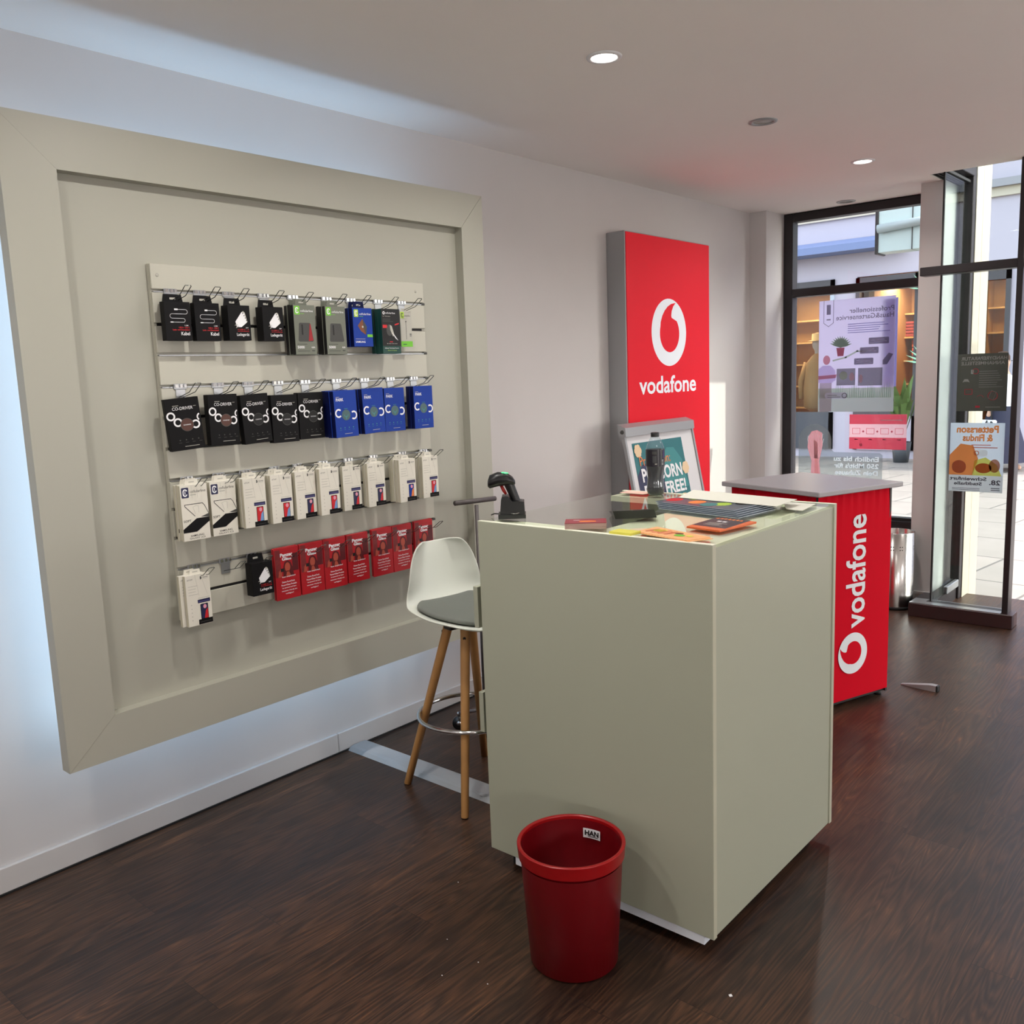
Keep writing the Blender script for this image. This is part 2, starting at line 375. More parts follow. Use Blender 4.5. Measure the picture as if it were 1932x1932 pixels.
struct('wall_upper', MB().box(.3, 4.2, 5.80, 5.92, 2.72, 3.7, white_wall))
struct('wall_pier', MB().box(-1.842, -1.702, 6.1, 6.42, 0, H, white_wall), 'narrow white pier between shop window and entrance glazing')
# baseboards
def bb(name, x0, x1, y0, y1, m=None):
    return struct(name, MB().box(x0, x1, y0, y1, 0, .088, m or edge_white, .002))
edge_white = mat('baseboard_white', (206, 202, 200), .5)
o = MB().box(XL, -3.015, YN, 2.258, 0, .088, edge_white, .002).box(XL, -3.015, 2.261, 6.18, 0, .088, edge_white, .002)
struct('baseboard_left', o)
struct('baseboard_front', MB().box(-3.015, -2.905, 6.168, 6.18, 0, .088, edge_white, .002).box(-1.845, -1.702, 6.088, 6.1, 0, .088, edge_white, .002))
struct('trim_1', MB().box(-3.015, -3.008, YN, 6.168, 0, .006, blackm))     # dark floor edge gap

# window 1
fr = MB(); y0, y1 = 6.47, 6.56
for a in ((-2.905, -2.835, .42, 2.68), (-1.73, -1.66, .42, 2.68)): fr.box(a[0], a[1], y0, y1, a[2], a[3], dark_metal, .004)
for z0, z1 in ((.42, .48), (2.62, 2.68), (2.085, 2.143)): fr.box(-2.835, -1.73, y0-(.01 if z0 == 2.085 else 0), y1, z0, z1, dark_metal, .004)
fr.box(-2.835, -1.73, y0+.02, y1, .48, .5, blackm)
win1 = struct('window_1', fr)
struct('window_glass', MB().box(-2.84, -1.725, 6.535, 6.541, .45, 2.66, win_glass), parent=win1)
# window 2 : glazed entrance bay
fr = MB()
fr.box(-1.745, -.15, 5.80, 5.90, 2.09, 2.14, dark_metal, .003)               # transom, runs past the glass
fr.box(-1.222, -1.190, 5.79, 5.89, 0, 2.72, dark_metal, .003)                # right post
fr.box(-1.66, -1.225, 5.83, 5.89, .045, .09, dark_metal, .003)
fr.box(-1.685, -1.605, 6.36, 6.57, 0, 2.85, dark_metal, .004)                # corner post
fr.box(-1.66, -1.60, 5.865, 6.36, 2.72, 2.80, dark_metal, .003)
fr.box(-1.725, -1.61, 5.87, 6.5, 2.80, 2.84, blackm)
for k in range(5): fr.box(-1.72+.022*k, -1.712+.022*k, 5.87, 6.45, 2.685, 2.70, blackm)
win2 = struct('window_2', fr)
struct('front_pane', MB().box(-1.632, -1.225, 5.856, 5.866, .085, 2.85, side_glass), parent=win2)
struct('side_pane', MB().box(-1.642, -1.634, 5.868, 6.37, .085, 2.85, side_glass), parent=win2)
struct('glass_joint', MB().box(-1.6425, -1.6335, 5.852, 5.868, .085, 2.85, blackm), parent=win2)
sill = MB().box(-1.745, -1.16, 5.765, 5.90, 0, .085, mat('dark_brown_sill', (52, 34, 34), .4), .003).box(-1.745, -1.62, 5.90, 6.40, 0, .085, dark_metal)
sill.box(-1.74, -1.225, 5.77, 5.90, .085, .089, alu)
struct('sill_plinth', sill, parent=win2)
struct('floor_bracket', MB().box(-1.632, -1.606, 6.1, 6.36, .085, .135, alu, .004), parent=win2)
# door at the right of the post
dr = MB()
dr.box(-1.06, -1.0, 5.80, 5.86, .01, 2.09, dark_metal, .004).box(-.22, -.155, 5.80, 5.86, .01, 2.09, dark_metal, .004)
dr.box(-1.0, -.22, 5.80, 5.86, .01, .1, dark_metal, .004).box(-1.0, -.22, 5.80, 5.86, 2.0, 2.09, dark_metal, .004)
door1 = struct('door_1', dr)
struct('door_glass', MB().box(-1.01, -.215, 5.827, 5.833, .09, 2.02, win_glass), parent=door1)
struct('fanlight_glass', MB().box(-1.189, -.155, 5.85, 5.856, 2.14, 2.85, win_glass), parent=door1)
struct('door_handle', MB().tube([(-.30, 5.78, .8), (-.30, 5.76, .8), (-.30, 5.76, 1.5), (-.30, 5.78, 1.5)], .012, chrome), parent=door1)

# ---------------------------------------------------------------- outside
struct('pavement', MB().box(-25, 25, 6.62, 17, -.16, -.1, SLAB).box(-1.6, 3.1, 6.0, 6.62, -.16, -.02, SLAB))['label'] = 'pale stone paving of the street outside'
stone = mat('pale_stone', (160, 153, 138), .85, noise=.06, nscale=25, bump=.3)
tag(MB().box(-1.72, -1.60, 6.575, 6.78, -.1, 5.2, stone, .008).box(-1.62, -1.60, 6.42, 6.575, -.1, 5.2, stone).build('stone_pillar'), 'pale stone pillar outside behind the black corner post of the entrance', 'pillar')

def far_building():
    y = 16.5
    b = empty('shop_building', (-5, y, -.1), 0, 'pale rendered building across the street with shop windows and blue awning', 'building')
    def bd(mb, name, parent=b): 
        o = mb.build(name, parent); o.matrix_parent_inverse = Matrix.Translation((5, -y, .1)); return o
    def sub(mb, name, parent):
        return mb.build(name, parent)
    lav = mat('far_render_wall', (186, 181, 194), .85, noise=.02, nscale=1); beige = mat('far_beige_band', (196, 188, 172), .8)
    m = MB()
    wins = [(-8.6, -6.42, .05, 3.12), (-6.03, -4.95, .05, 3.10), (-3.98, -3.55, .05, 3.02)]
    xs = -18
    for x0, x1, z0, z1 in wins:
        m.box(xs, x0, y, y+.3, -.1, 3.12, lav); m.box(x0, x1, y, y+.3, -.1, z0, lav); xs = x1
    m.box(xs, 12, y, y+.3, -.1, 3.12, lav); m.box(-18, 12, y, y+.3, 3.12, 7, lav)
    bd(m, 'wall')
    bd(MB().box(-18, -4.7, y-.06, y, 4.16, 4.32, beige).box(-3.95, 12, y-.06, y, 4.16, 4.3, beige), 'cornice_band')
    bd(MB().box(-3.95, 12, y-.14, y-.06, 4.3, 4.42, mat('far_gutter', (150, 150, 156), .5)), 'gutter')
    aw = mat('blue_awning', (112, 128, 168), .6)
    bd(MB().extr([(-18, y-.02, 3.80), (-18, y-.55, 3.66), (-18, y-.55, 3.54), (-18, y-.02, 3.54)], (12.9, 0, 0), aw), 'awning')
    fdark = mat('far_frame_dark', (72, 70, 74), .5); fgrey = mat('far_frame_grey', (176, 186, 198), .6)
    warm = mat('shop_interior_tan', (176, 132, 84), .8, emit=(200, 140, 80), estr=.0); shelf = mat('shop_shelf', (190, 150, 96), .6)
    for k, (x0, x1, z0, z1) in enumerate(wins):
        f = MB(); t = .07
        mt = fgrey if k == 0 else fdark
        f.box(x0, x0+t, y-.05, y+.1, z0, z1, mt).box(x1-t, x1, y-.05, y+.1, z0, z1, mt).box(x0, x1, y-.05, y+.1, z1-.16, z1, fdark).box(x0, x1, y-.05, y+.1, z0, z0+(.68 if k < 2 else .25), mat('far_stall_riser', (62, 66, 74), .5) if k != 1 else lav)
        if k == 1: f.box(x0, x1, y-.07, y-.05, .66, .78, fdark)
        fo = bd(f, 'window')
        sub(MB().box(x0+t, x1-t, y+.05, y+.06, z0+.2, z1-.1, far_glass), 'pane', fo)
        r = MB()   # interior room
        r.box(x0-.6, x1+.6, y+2.4, y+2.5, 0, 3.1, warm).box(x0-.6, x0-.5, y+.3, y+2.4, 0, 3.1, warm).box(x1+.5, x1+.6, y+.3, y+2.4, 0, 3.1, warm).box(x0-.6, x1+.6, y+.3, y+2.4, -.05, 0.0, warm).box(x0-.6, x1+.6, y+.3, y+2.4, 3.1, 3.15, warm)
        ro = bd(r, 'shop_interior')
        sm = MB()
        for q in range(5): sm.box(x0-.4, x1+.4, y+2.0, y+2.38, .7+.45*q, .73+.45*q, shelf)
        sub(sm, 'shelves', ro)
        lamp('AREA', 'shop_lamp', ((x0+x1)/2, y+1.2, 3.05), 110 if k < 2 else 60, (1, .78, .5), .8, (0, 0, -1))
    # palm banner
    return b
far_building()
def palm_banner():
    g = mat('banner_green', (34, 150, 92), .6); gp = mat('banner_pale_green', (150, 205, 170), .6)
    m = MB().box(-4.93, -4.22, 16.38, 16.40, 1.35, 3.05, g); p = Print(m, (-4.93, 16.38, 1.35), (1, 0, 0), (0, 0, 1), .004)
    for cx, cy, sc in ((.12, 1.45, .34), (.2, .2, .42), (.6, 1.6, .25)):
        for k in range(9):
            a = PI*.95-k*.24; p.poly([(cx, cy), (cx+sc*math.cos(a-.06)*.6, cy+sc*math.sin(a-.06)*.6), (cx+sc*math.cos(a), cy+sc*math.sin(a)), (cx+sc*math.cos(a+.06)*.6, cy+sc*math.sin(a+.06)*.6)], gp)
    for z in (.75, .9): p.disc(.38, z, .07, gp, 1, .02)
    tag(m.build('palm_banner'), 'green banner with pale palm leaves on the building across the street', 'banner')
    for k, (x, h, cl) in enumerate(((-5.0, 1.25, (78, 104, 46)), (-4.1, .95, (66, 92, 44)))):
        m = MB(); lf = mat('street_leaf_%d' % k, cl, .6)
        m.lathe([(.12, -.1), (.16, .25), (.15, .25)], mat('street_planter', (70, 74, 78), .6), 16, 0, 0, capa=True)
        r = random.Random(k)
        for i in range(26):
            a = r.random()*6.28; l = h*(.6+.4*r.random()); s_ = .25+.25*r.random(); w_ = .05
            c0 = Vector((0, 0, .2)); c1 = Vector((math.cos(a)*s_*.5, math.sin(a)*s_*.5, .2+l*.7)); c2 = Vector((math.cos(a)*s_, math.sin(a)*s_, .15+l)); n = Vector((-math.sin(a), math.cos(a), 0))*w_
            m.add([c0, c1-n, c2, c1+n], [(0, 1, 2, 3)], lf)
        tag(m.build('potted_plant', loc=(x, 15.9-.2*k, 0)), ('taller' if k == 0 else 'shorter')+' leafy green street plant under the green palm banner', 'plant', 'plants under the banner')
palm_banner()
# goods seen in the shop windows
def mannequin(x, y):
    t = empty('mannequin', (x, y, .7), 0, 'shop mannequin with tan jacket and straw hat in left window opposite', 'mannequin')
    jk = mat('tan_jacket', (190, 140, 82), .8); hm = mat('straw_hat', (214, 176, 110), .8)
    MB().lathe([(.10, 0), (.24, .1), (.25, .45), (.22, .75), (.2, .95), (.10, 1.08), (.05, 1.12)], jk, 20, capa=True).build('jacket', t)
    MB().tube([(-.2, 0, .95), (-.3, -.05, .6), (-.27, -.1, .25)], [.07, .06, .05], jk, 8).tube([(.2, 0, .95), (.3, -.05, .6), (.27, -.1, .25)], [.07, .06, .05], jk, 8).build('sleeves', t)
    MB().lathe([(.045, 1.1), (.05, 1.18), (.09, 1.24), (.1, 1.32), (.07, 1.42)], mat('mannequin_head', (200, 180, 160), .5), 16).build('head', t)
    MB().lathe([(.2, 1.36), (.11, 1.38), (.1, 1.5), (.0, 1.52)], hm, 20).build('hat', t)
mannequin(-7.02, 17.2)
random.seed(3)
for k, (x, z, w_, h_, cl) in enumerate([(-5.75, .78, .28, .75, (196, 70, 40)), (-5.42, .78, .26, .62, (70, 110, 60)), (-5.12, .78, .24, .9, (225, 222, 212)), (-5.55, 1.63, .3, .4, (200, 90, 60)), (-5.2, 1.63, .3, .35, (60, 50, 60)), (-5.85, 2.08, .35, .3, (150, 60, 60)),
        (-3.9, 1.63, .2, .35, (50, 44, 60)), (-3.7, 1.18, .18, .3, (60, 60, 110)), (-3.88, .73, .2, .36, (196, 40, 60)), (-3.66, 2.08, .2, .25, (160, 90, 60))]):
    m = MB(); cm = mat('goods_%d' % k, cl, .8, noise=.1, nscale=9)
    n = 5
    for i in range(n): m.box(-w_/2, w_/2, -.12, .12, h_*i/n, h_*(i+.9)/n, cm, .015)
    yy = 18.7 if z > 1 else 17.6
    tag(m.build('folded_clothes', loc=(x, yy, z if z > 1 else 0.0)), '%s pile of folded clothes in the shop opposite, %s' % (['orange red', 'olive green', 'white', 'rust', 'charcoal', 'wine red', 'dark violet', 'navy', 'crimson', 'brown'][k], 'on the shop floor' if z <= 1 else 'on a rear shelf'), 'clothes', 'goods in the shop windows opposite')

def hanging_sign():
    t = empty('projecting_sign', (-2.47, 8.0, 2.5), 0, 'pale blank box sign hanging outside above the street', 'sign')
    pale = mat('pale_cyan_panel', (206, 226, 226), .3); 
    MB().box(-.25, .5, -.09, .09, 0, .39, pale, .004).build('sign_panel', t)
    MB().box(-.275, -.25, -.10, .10, -.01, .40, dark_metal, .003).build('sign_frame', t); MB().box(.02, .026, -.095, .095, 0, .39, dark_metal).build('divider', t)
    MB().tube([(-.245, -.12, .19), (.5, -.12, .24)], .035, mat('pale_grey_reflection', (176, 188, 190), .4), 14).build('reflection_band', t)  # solid tube stands in for a grey reflection across the sign
    MB().tube([(.3, .09, .36), (.3, .09, .6), (.3, -1.3, .6)], .02, dark_metal).build('sign_arm', t)
hanging_sign()

# person walking past outside
def person():
    base = Vector((-3.33, 15.2, -.1))
    V = [(0, 0, .95), (0, 0, 1.12), (0, .01, 1.32), (0, .0, 1.44), (0, -.01, 1.53),      # pelvis..neck
         (.16, 0, 1.38), (.21, .03, 1.12), (.2, -.05, .88), (.2, -.07, .80),
         (-.16, 0, 1.38), (-.22, -.02, 1.12), (-.2, .06, .9), (-.2, .08, .82),
         (.09, 0, .9), (.12, -.1, .5), (.12, -.16, .09), (.14, -.26, .03), (-.09, 0, .9), (-.1, .08, .5), (-.1, .22, .1), (-.08, .14, .03),
         (0, -.03, 1.62), (0, -.03, 1.70)]
    E_ = [(0, 1), (1, 2), (2, 3), (3, 4), (3, 5), (5, 6), (6, 7), (7, 8), (3, 9), (9, 10), (10, 11), (11, 12), (0, 13), (13, 14), (14, 15), (15, 16), (0, 17), (17, 18), (18, 19), (19, 20), (4, 21), (21, 22)]
    R = [.13, .12, .14, .08, .05, .055, .042, .032, .035, .055, .042, .032, .035, .085, .06, .042, .035, .085, .06, .042, .035, .085, .075]
    me = bpy.data.meshes.new('person'); me.from_pydata(V, E_, []); o = bpy.data.objects.new('person', me); COL.objects.link(o)
    o.location = base; o.rotation_euler = (0, 0, math.radians(70))
    md = o.modifiers.new('skin', 'SKIN')
    for v, r in zip(me.skin_vertices[0].data, R): v.radius = (r, r*.9)
    me.skin_vertices[0].data[0].use_root = True
    o.modifiers.new('sub', 'SUBSURF').levels = 2
    me.materials.append(mat('skin', (210, 168, 145), .6))
    tag(o, 'person in dark flared skirt and white top walking past the shop opposite', 'person')
    sk = mat('dark_skirt', (34, 36, 58), .8)
    MB().lathe([(.40, .14), (.36, .3), (.27, .6), (.19, .9), (.165, 1.02)], sk, 24).build('skirt', o)
    MB().lathe([(.18, .98), (.175, 1.15), (.19, 1.3), (.15, 1.42), (.07, 1.46)], mat('white_top', (226, 228, 232), .8), 20).tube([(.13, 0, 1.4), (.21, .03, 1.14), (.2, -.04, .95)], [.075, .06, .05], mat('white_top', (0, 0, 0)), 10).tube([(-.13, 0, 1.4), (-.22, -.02, 1.14), (-.2, .05, .95)], [.075, .06, .05], mat('white_top', (0, 0, 0)), 10).build('top', o)
    MB().lathe([(.088, 1.56), (.105, 1.64), (.1, 1.72), (.06, 1.79), (.0, 1.80)], mat('brown_hair', (70, 48, 36), .7), 16, 0, .015).build('hair', o)
    for sx in (-.03, .03): MB().lathe([(.0, -.008), (.012, -.002), (.0, .008)], black, 8, sx, -.11).build('eye', o, loc=(0, 0, 1.655))
    m = MB(); pm = mat('patterned_bag', (225, 225, 230), .7)
    m.box(-.17, .17, -.05, .05, 0, .26, pm, .02); r = random.Random(5); p = Print(m, (-.17, -.05, 0), (1, 0, 0), (0, 0, 1), .002)
    for i in range(34): p.disc(.02+.3*r.random(), .02+.22*r.random(), .012+.02*r.random(), black, 1+i*.05, .02, 7)
    m.tube([(-.1, 0, .26), (-.08, 0, .42), (0, 0, .47), (.08, 0, .42), (.1, 0, .26)], .01, black)
    tag(m.build('handbag', loc=(-3.5, 15.02, .42), rot=(0, 0, -.4)), 'black and white patterned handbag held by the person outside', 'bag')
person()

# ---------------------------------------------------------------- stickers and posters on the glass
def pm_(name, rgb, tr=.72): return mat('poster_'+name, rgb, .7, trans=tr)
def big_poster():
    # seen from its back: printing faces the room side mirrored
    x0, z0, w_, h_ = -2.655, 1.245, .54, .80
    lav = pm_('lavender', (226, 222, 240)); m = MB().box(x0, x0+w_, 6.531, 6.532, z0, z0+h_, lav)
    p = Print(m, (x0, 6.531, z0), (1, 0, 0), (0, 0, 1), .0004)
    dk = pm_('grey', (150, 146, 158)); gr = pm_('grass', (206, 220, 198)); 
    p.text('Professioneller', .22, .70, .53, .735, dk, 1, mirror=True).text('Haus&Gartenservice', .125, .655, .53, .69, dk, 1, mirror=True)
    p.lines(.21, .56, .52, .635, 5, pm_('pale', (170, 166, 206)), 1, .35)
    p.line([(.035, .80), (.035, .64), (.07, .615), (.105, .64), (.105, .80)], .004, dk); p.rect(.055, .70, .085, .77, dk).rect(.055, .66, .085, .668, dk)
    p.rect(0, 0, w_, .17, gr, 1)
    for i in range(40):
        a = .01+i*.013; p.poly([(a-.004, .1), (a+.006*math.sin(i*5), .19+.03*math.sin(i*7)), (a+.004, .1)], pm_('grass_dark', (176, 204, 178)), 2)
    p.poly([(.13, .46), (.19, .46), (.182, .40), (.14, .40)], pm_('pot', (176, 100, 110)), 1)
    for i in range(12):
        a = .3+i*.22; p.poly([(.16, .46), (.16+.05*math.cos(a+.15), .46+.06*math.sin(a+.15)), (.16+.085*math.cos(a), .46+.085*math.sin(a)), (.16+.05*math.cos(a-.15), .46+.06*math.sin(a-.15))], pm_('leaf', (150, 170, 140)), 2)
    for a0, b0, a1 in ((.36, .475, .50), (.30, .41, .43), (.26, .335, .395)): p.rrect(a0, b0, a1, b0+.045, .006, dk, 2).rect(a0+.015, b0+.014, a1-.015, b0+.02, lav, 3).rect(a0+.015, b0+.027, a1-.03, b0+.033, lav, 3)
    p.line([(.11, .37), (.2, .39), (.28, .43), (.34, .425)], .012, gr, 1).poly([(.46, .36), (.50, .41), (.53, .40), (.49, .33), (.46, .33)], dk, 2)
    p.rect(.135, .19, .27, .31, pm_('photo_dark', (158, 158, 162)), 2).rect(.29, .185, .46, .31, pm_('photo_dark', (158, 158, 162)), 2)
    p.disc(.245, .25, .018, pm_('photo_pink', (230, 200, 205)), 3, .03).disc(.31, .235, .014, pm_('photo_pink', (0, 0, 0)), 3, .03).disc(.185, .26, .03, gr, 3)
    sk = pm_('figure_skin', (220, 160, 165)); p.disc(.06, .375, .026, sk, 3, .034); p.poly([(.0, .21), (.0, .31), (.03, .335), (.09, .335), (.125, .30), (.13, .23), (.1, .21)], pm_('figure_shirt', (216, 206, 232)), 2)
    p.poly([(0, .235), (.13, .245), (.135, .27), (.0, .262)], sk, 3).poly([(.01, .0), (.01, .21), (.1, .21), (.1, .0)], pm_('figure_trousers', (206, 196, 200)), 3)
    p.rrect(.05, .095, .215, .14, .02, pm_('badge', (236, 232, 250)), 4).arc(.195, .117, .014, .02, dk, 5).lines(.07, .105, .17, .13, 2, dk, 5, .3)
    tag(m.build('garden_service_poster'), 'large lavender poster with mirrored print taped inside left window', 'poster')
    m = MB().box(-2.19, -2.105, 6.545, 6.546, 1.42, 2.03, pm_('second', (186, 182, 222)))
    tag(m.build('paper_sheet'), 'narrow pale sheet overlapping right edge of the lavender window poster', 'paper')
big_poster()
def red_promo():
    x0, z0, w_, h_ = -2.425, .975, .40, .25
    pk = pm_('rose', (240, 120, 140)); m = MB().box(x0, x0+w_, 6.545, 6.5465, z0, z0+h_, pm_('rose_pale', (250, 226, 230))); p = Print(m, (x0, 6.545, z0), (1, 0, 0), (0, 0, 1), .0004)
    wh = mat('poster_white', (250, 250, 250), .6, trans=.5); p.rect(0, .18, w_, h_, pk).rect(0, 0, w_, .085, pk)
    for k in range(4):
        a = .05+k*.1; p.line([(a-.027, .11), (a+.027, .11), (a+.027, .15), (a-.027, .15), (a-.027, .11)], .003, pk, 2)
        if k < 3: p.rect(a+.042, .125, a+.058, .131, pk, 2).rect(a+.047, .12, a+.053, .136, pk, 2)
        p.rect(a-.012, .068, a+.012, .073, wh, 1)
    p.rect(.22, .205, .37, .213, wh, 3).arc(.085, .03, .005, .009, wh)
    tag(m.build('promo_sticker'), 'small pink and white icon poster low on the left window', 'poster')
red_promo()
def fibre_sticker():
    m = MB(); cl = glass_mat('frosted_film', (210, 222, 226), 1.1, .2, .35, (205, 215, 220)); o = (-2.80, 6.530, .60)
    p = Print(m, o, (1, 0, 0), (0, 0, 1), .0004)
    out = [(.0, 0), (.62, 0), (.62, .335), (.60, .35), (.27, .35), (.25, .37)]
    out += [(.125+.125*math.cos(a), .43+.125*math.sin(a)) for a in [i*PI/12 for i in range(13)]]
    p.poly(out, cl, 0)
    pk = pm_('fibre_pink', (250, 176, 180)); wh = mat('sticker_white', (255, 255, 255), .6, trans=.85)
    p.poly([(.075, .46), (.10, .50), (.14, .51), (.18, .49), (.185, .40), (.16, .28), (.19, 0), (.09, 0), (.10, .28), (.07, .38)], pk, 1)
    for k in range(15):
        a = .07+k*.0085; p.line([(.125+(a-.125)*.5, .3), (a, .44+.01*math.sin(k*4)), (a+.004, .50+.03*math.sin(k*3.1)-abs(a-.125)*.6)], .0028, wh, 2)
    p.poly([(.115, .44), (.145, .42), (.15, .26), (.175, 0), (.125, 0), (.125, .26)], pm_('fibre_pale', (250, 215, 215)), 2)
    for s_, z, a in (('Endlich bis zu', .285, .27), ('250 Mbit/s für', .235, .272), ('Dein Zuhause', .185, .28)): p.text(s_, a, z, .595 if s_[0] != 'D' else .59, z+.036, wh, 2, .03, True)
    tag(m.build('window_decal'), 'frosted film sticker with pink fibre bundle and mirrored white lettering on left window', 'sticker')
fibre_sticker()
def dark_poster():
    x0, z0, w_, h_ = -1.533, 1.28, .272, .338
    bg_ = pm_('dark', (118, 118, 112), .4); m = MB().box(x0, x0+w_, 5.868, 5.869, z0, z0+h_, bg_); p = Print(m, (x0, 5.868, z0), (1, 0, 0), (0, 0, 1), .0004)
    g_ = pm_('dark_text', (196, 190, 190), .1); rd = pm_('dark_red', (230, 60, 80), .1)
    p.text('HANDYREPARATUR', .02, .300, .265, .32, g_, 1, .01, True).text('ANNAHMESTELLE', .02, .272, .255, .292, g_, 1, .01, True)
    p.lines(.12, .14, .255, .245, 8, pm_('dark_lines', (160, 156, 156), .1), 1, .3)
    p.arc(.10, .235, .014, .017, rd).rect(.075, .22, .09, .245, g_).poly([(.03, .17), (.04, .19), (.06, .19), (.07, .17), (.06, .175), (.04, .175)], g_)
    p.line([(.045, .1), (.085, .1), (.085, .13), (.045, .13), (.045, .1)], .003, rd).line([(.175, .075), (.2, .065), (.215, .11), (.19, .12), (.175, .075)], .003, wh_ := pm_('dark_white', (200, 190, 190)), 2).arc(.197, .09, .024, .027, rd)
    p.arc(.13, .075, .018, .02, rd, 1, .3, 2.6).rect(.105, .02, .13, .032, rd).rect(.16, .022, .24, .025, g_)
    tag(m.build('repair_poster'), 'dark grey poster with red icons and mirrored lettering on entrance glass', 'poster')
dark_poster()
def show_poster():
    x0, z0, w_, h_ = -1.56, .795, .297, .415
    m = MB().box(x0, x0+w_, 5.868, 5.869, z0, z0+h_, pm_('sky', (222, 228, 236))); p = Print(m, (x0, 5.868, z0), (1, 0, 0), (0, 0, 1), .0004)
    og = pm_('orange', (255, 160, 90)); dkk = pm_('ink', (96, 92, 96)); yl = pm_('yellowgreen', (236, 228, 120)); rd = pm_('brick', (206, 110, 84))
    p.rect(0, 0, w_, .10, pm_('cream', (246, 242, 236)), 1)
    p.text('Pettersson', .035, .355, .265, .40, og, 1, .04, True).text('& Findus', .07, .305, .235, .348, og, 1, .04, True)
    p.lines(.12, .265, .27, .295, 2, pm_('brick_pale', (224, 150, 140)), 1, .4)
    # plain generic colour patches in place of the drawn artwork
    p.poly([(.0, .10), (.0, .22), (.06, .29), (.13, .28), (.16, .2), (.13, .10)], og, 2).poly([(.13, .10), (.14, .19), (.2, .21), (.26, .17), (.29, .10)], yl, 3)
    p.disc(.19, .145, .045, rd, 4, .03).disc(.055, .15, .04, pm_('tan', (196, 140, 120)), 4, .04).disc(.25, .16, .03, pm_('tan', (0, 0, 0)), 4, .04)
    p.rrect(.13, .215, .21, .255, .012, pm_('cream', (0, 0, 0)), 1.5).arc(.15, .235, .010, .014, rd, 6)
    p.text('Schweinfurt', .005, .068, .21, .09, dkk, 2, .03, True).text('Stadthalle', .03, .04, .185, .06, dkk, 2, .03, True)
    p.text('28.', .225, .045, .285, .075, dkk, 2, .03, True).lines(.02, .01, .19, .028, 2, dkk, 2, .3, 2, .1).lines(.235, .012, .285, .035, 2, dkk, 2, .4, 3, .1)
    tag(m.build('show_poster'), 'orange and yellow event poster with mirrored lettering low on entrance glass', 'poster')
show_poster()

# ---------------------------------------------------------------- downlights
def downlight(x, y, on, label, z=H):
    t = empty('ceiling_light', (x, y, z), 0, label, 'ceiling light', 'recessed downlights')
    MB().lathe([(.063, 0), (.062, -.004), (.048, -.006), (.045, -.002), (.045, .0)], silver if not on else white_print, 36).build('trim_ring', t)
    em = mat('lamp_lens_lit', (255, 250, 240), .5, emit=(255, 250, 240), estr=14) if on else mat('lamp_lens_off', (150, 148, 144), .2)
    MB().lathe([(.045, -.001), (.001, -.003)], em, 32).build('lens', t)
    return t
downlight(-1.91, 2.77, True, 'lit round downlight nearest the camera, above the white counter')
downlight(-1.893, 3.99, False, 'unlit round downlight between the two lit ones')
downlight(-1.87, 5.17, True, 'lit round downlight nearest the entrance')
downlight(-2.39, 6.31, False, 'unlit round downlight in the window recess')

# ---------------------------------------------------------------- backlit wall frame
def wall_frame():
    t = empty('wall_display_frame', (XL, 1.05, .43), 0, 'large cream backlit square frame panel mounted on the left wall', 'display panel')
    inv = Matrix.Translation((-XL, -1.05, -.43))
    def P(mb, name):
        o = mb.build(name, t); o.matrix_parent_inverse = inv; return o
    X0, X1 = -2.80, -2.75; a0, a1, b0, b1 = 1.05, 3.025, .43, 2.37; c0, c1, d0, d1 = 1.205, 2.89, .572, 2.224
    P(MB().extr([(X0, a0, b0), (X0, a0, b1), (X0, c0, d1), (X0, c0, d0)], (X1-X0, 0, 0), panel_white), 'frame_rail')
    P(MB().extr([(X0, a1, b0), (X0, a1, b1), (X0, c1, d1), (X0, c1, d0)], (X1-X0, 0, 0), panel_white), 'frame_rail')
    P(MB().extr([(X0, a0+.001, b1), (X0, a1-.001, b1), (X0, c1-.001, d1), (X0, c0+.001, d1)], (X1-X0-.0008, 0, 0), panel_white), 'frame_rail')
    P(MB().extr([(X0, a0+.001, b0), (X0, a1-.001, b0), (X0, c1-.001, d0), (X0, c0+.001, d0)], (X1-X0-.0008, 0, 0), panel_white), 'frame_rail')
    P(MB().box(-2.82, -2.792, c0-.02, c1+.02, d0-.02, d1+.02, panel_white), 'back_panel')
    P(MB().box(XL, -2.821, 1.235, 2.84, .60, 2.2, white_wall), 'mounting_box')
    st = mat('led_strip', (200, 225, 255), .5, emit=(120, 190, 255), estr=3)
    P(MB().box(-2.86, -2.83, 1.225, 1.234, .6, 2.2, st).box(-2.86, -2.83, 1.24, 2.83, 2.201, 2.21, st).box(-2.86, -2.83, 1.24, 2.83, .59, .599, st), 'light_strip')
wall_frame()
ROWZ = [1.896, 1.592, 1.287, .99]
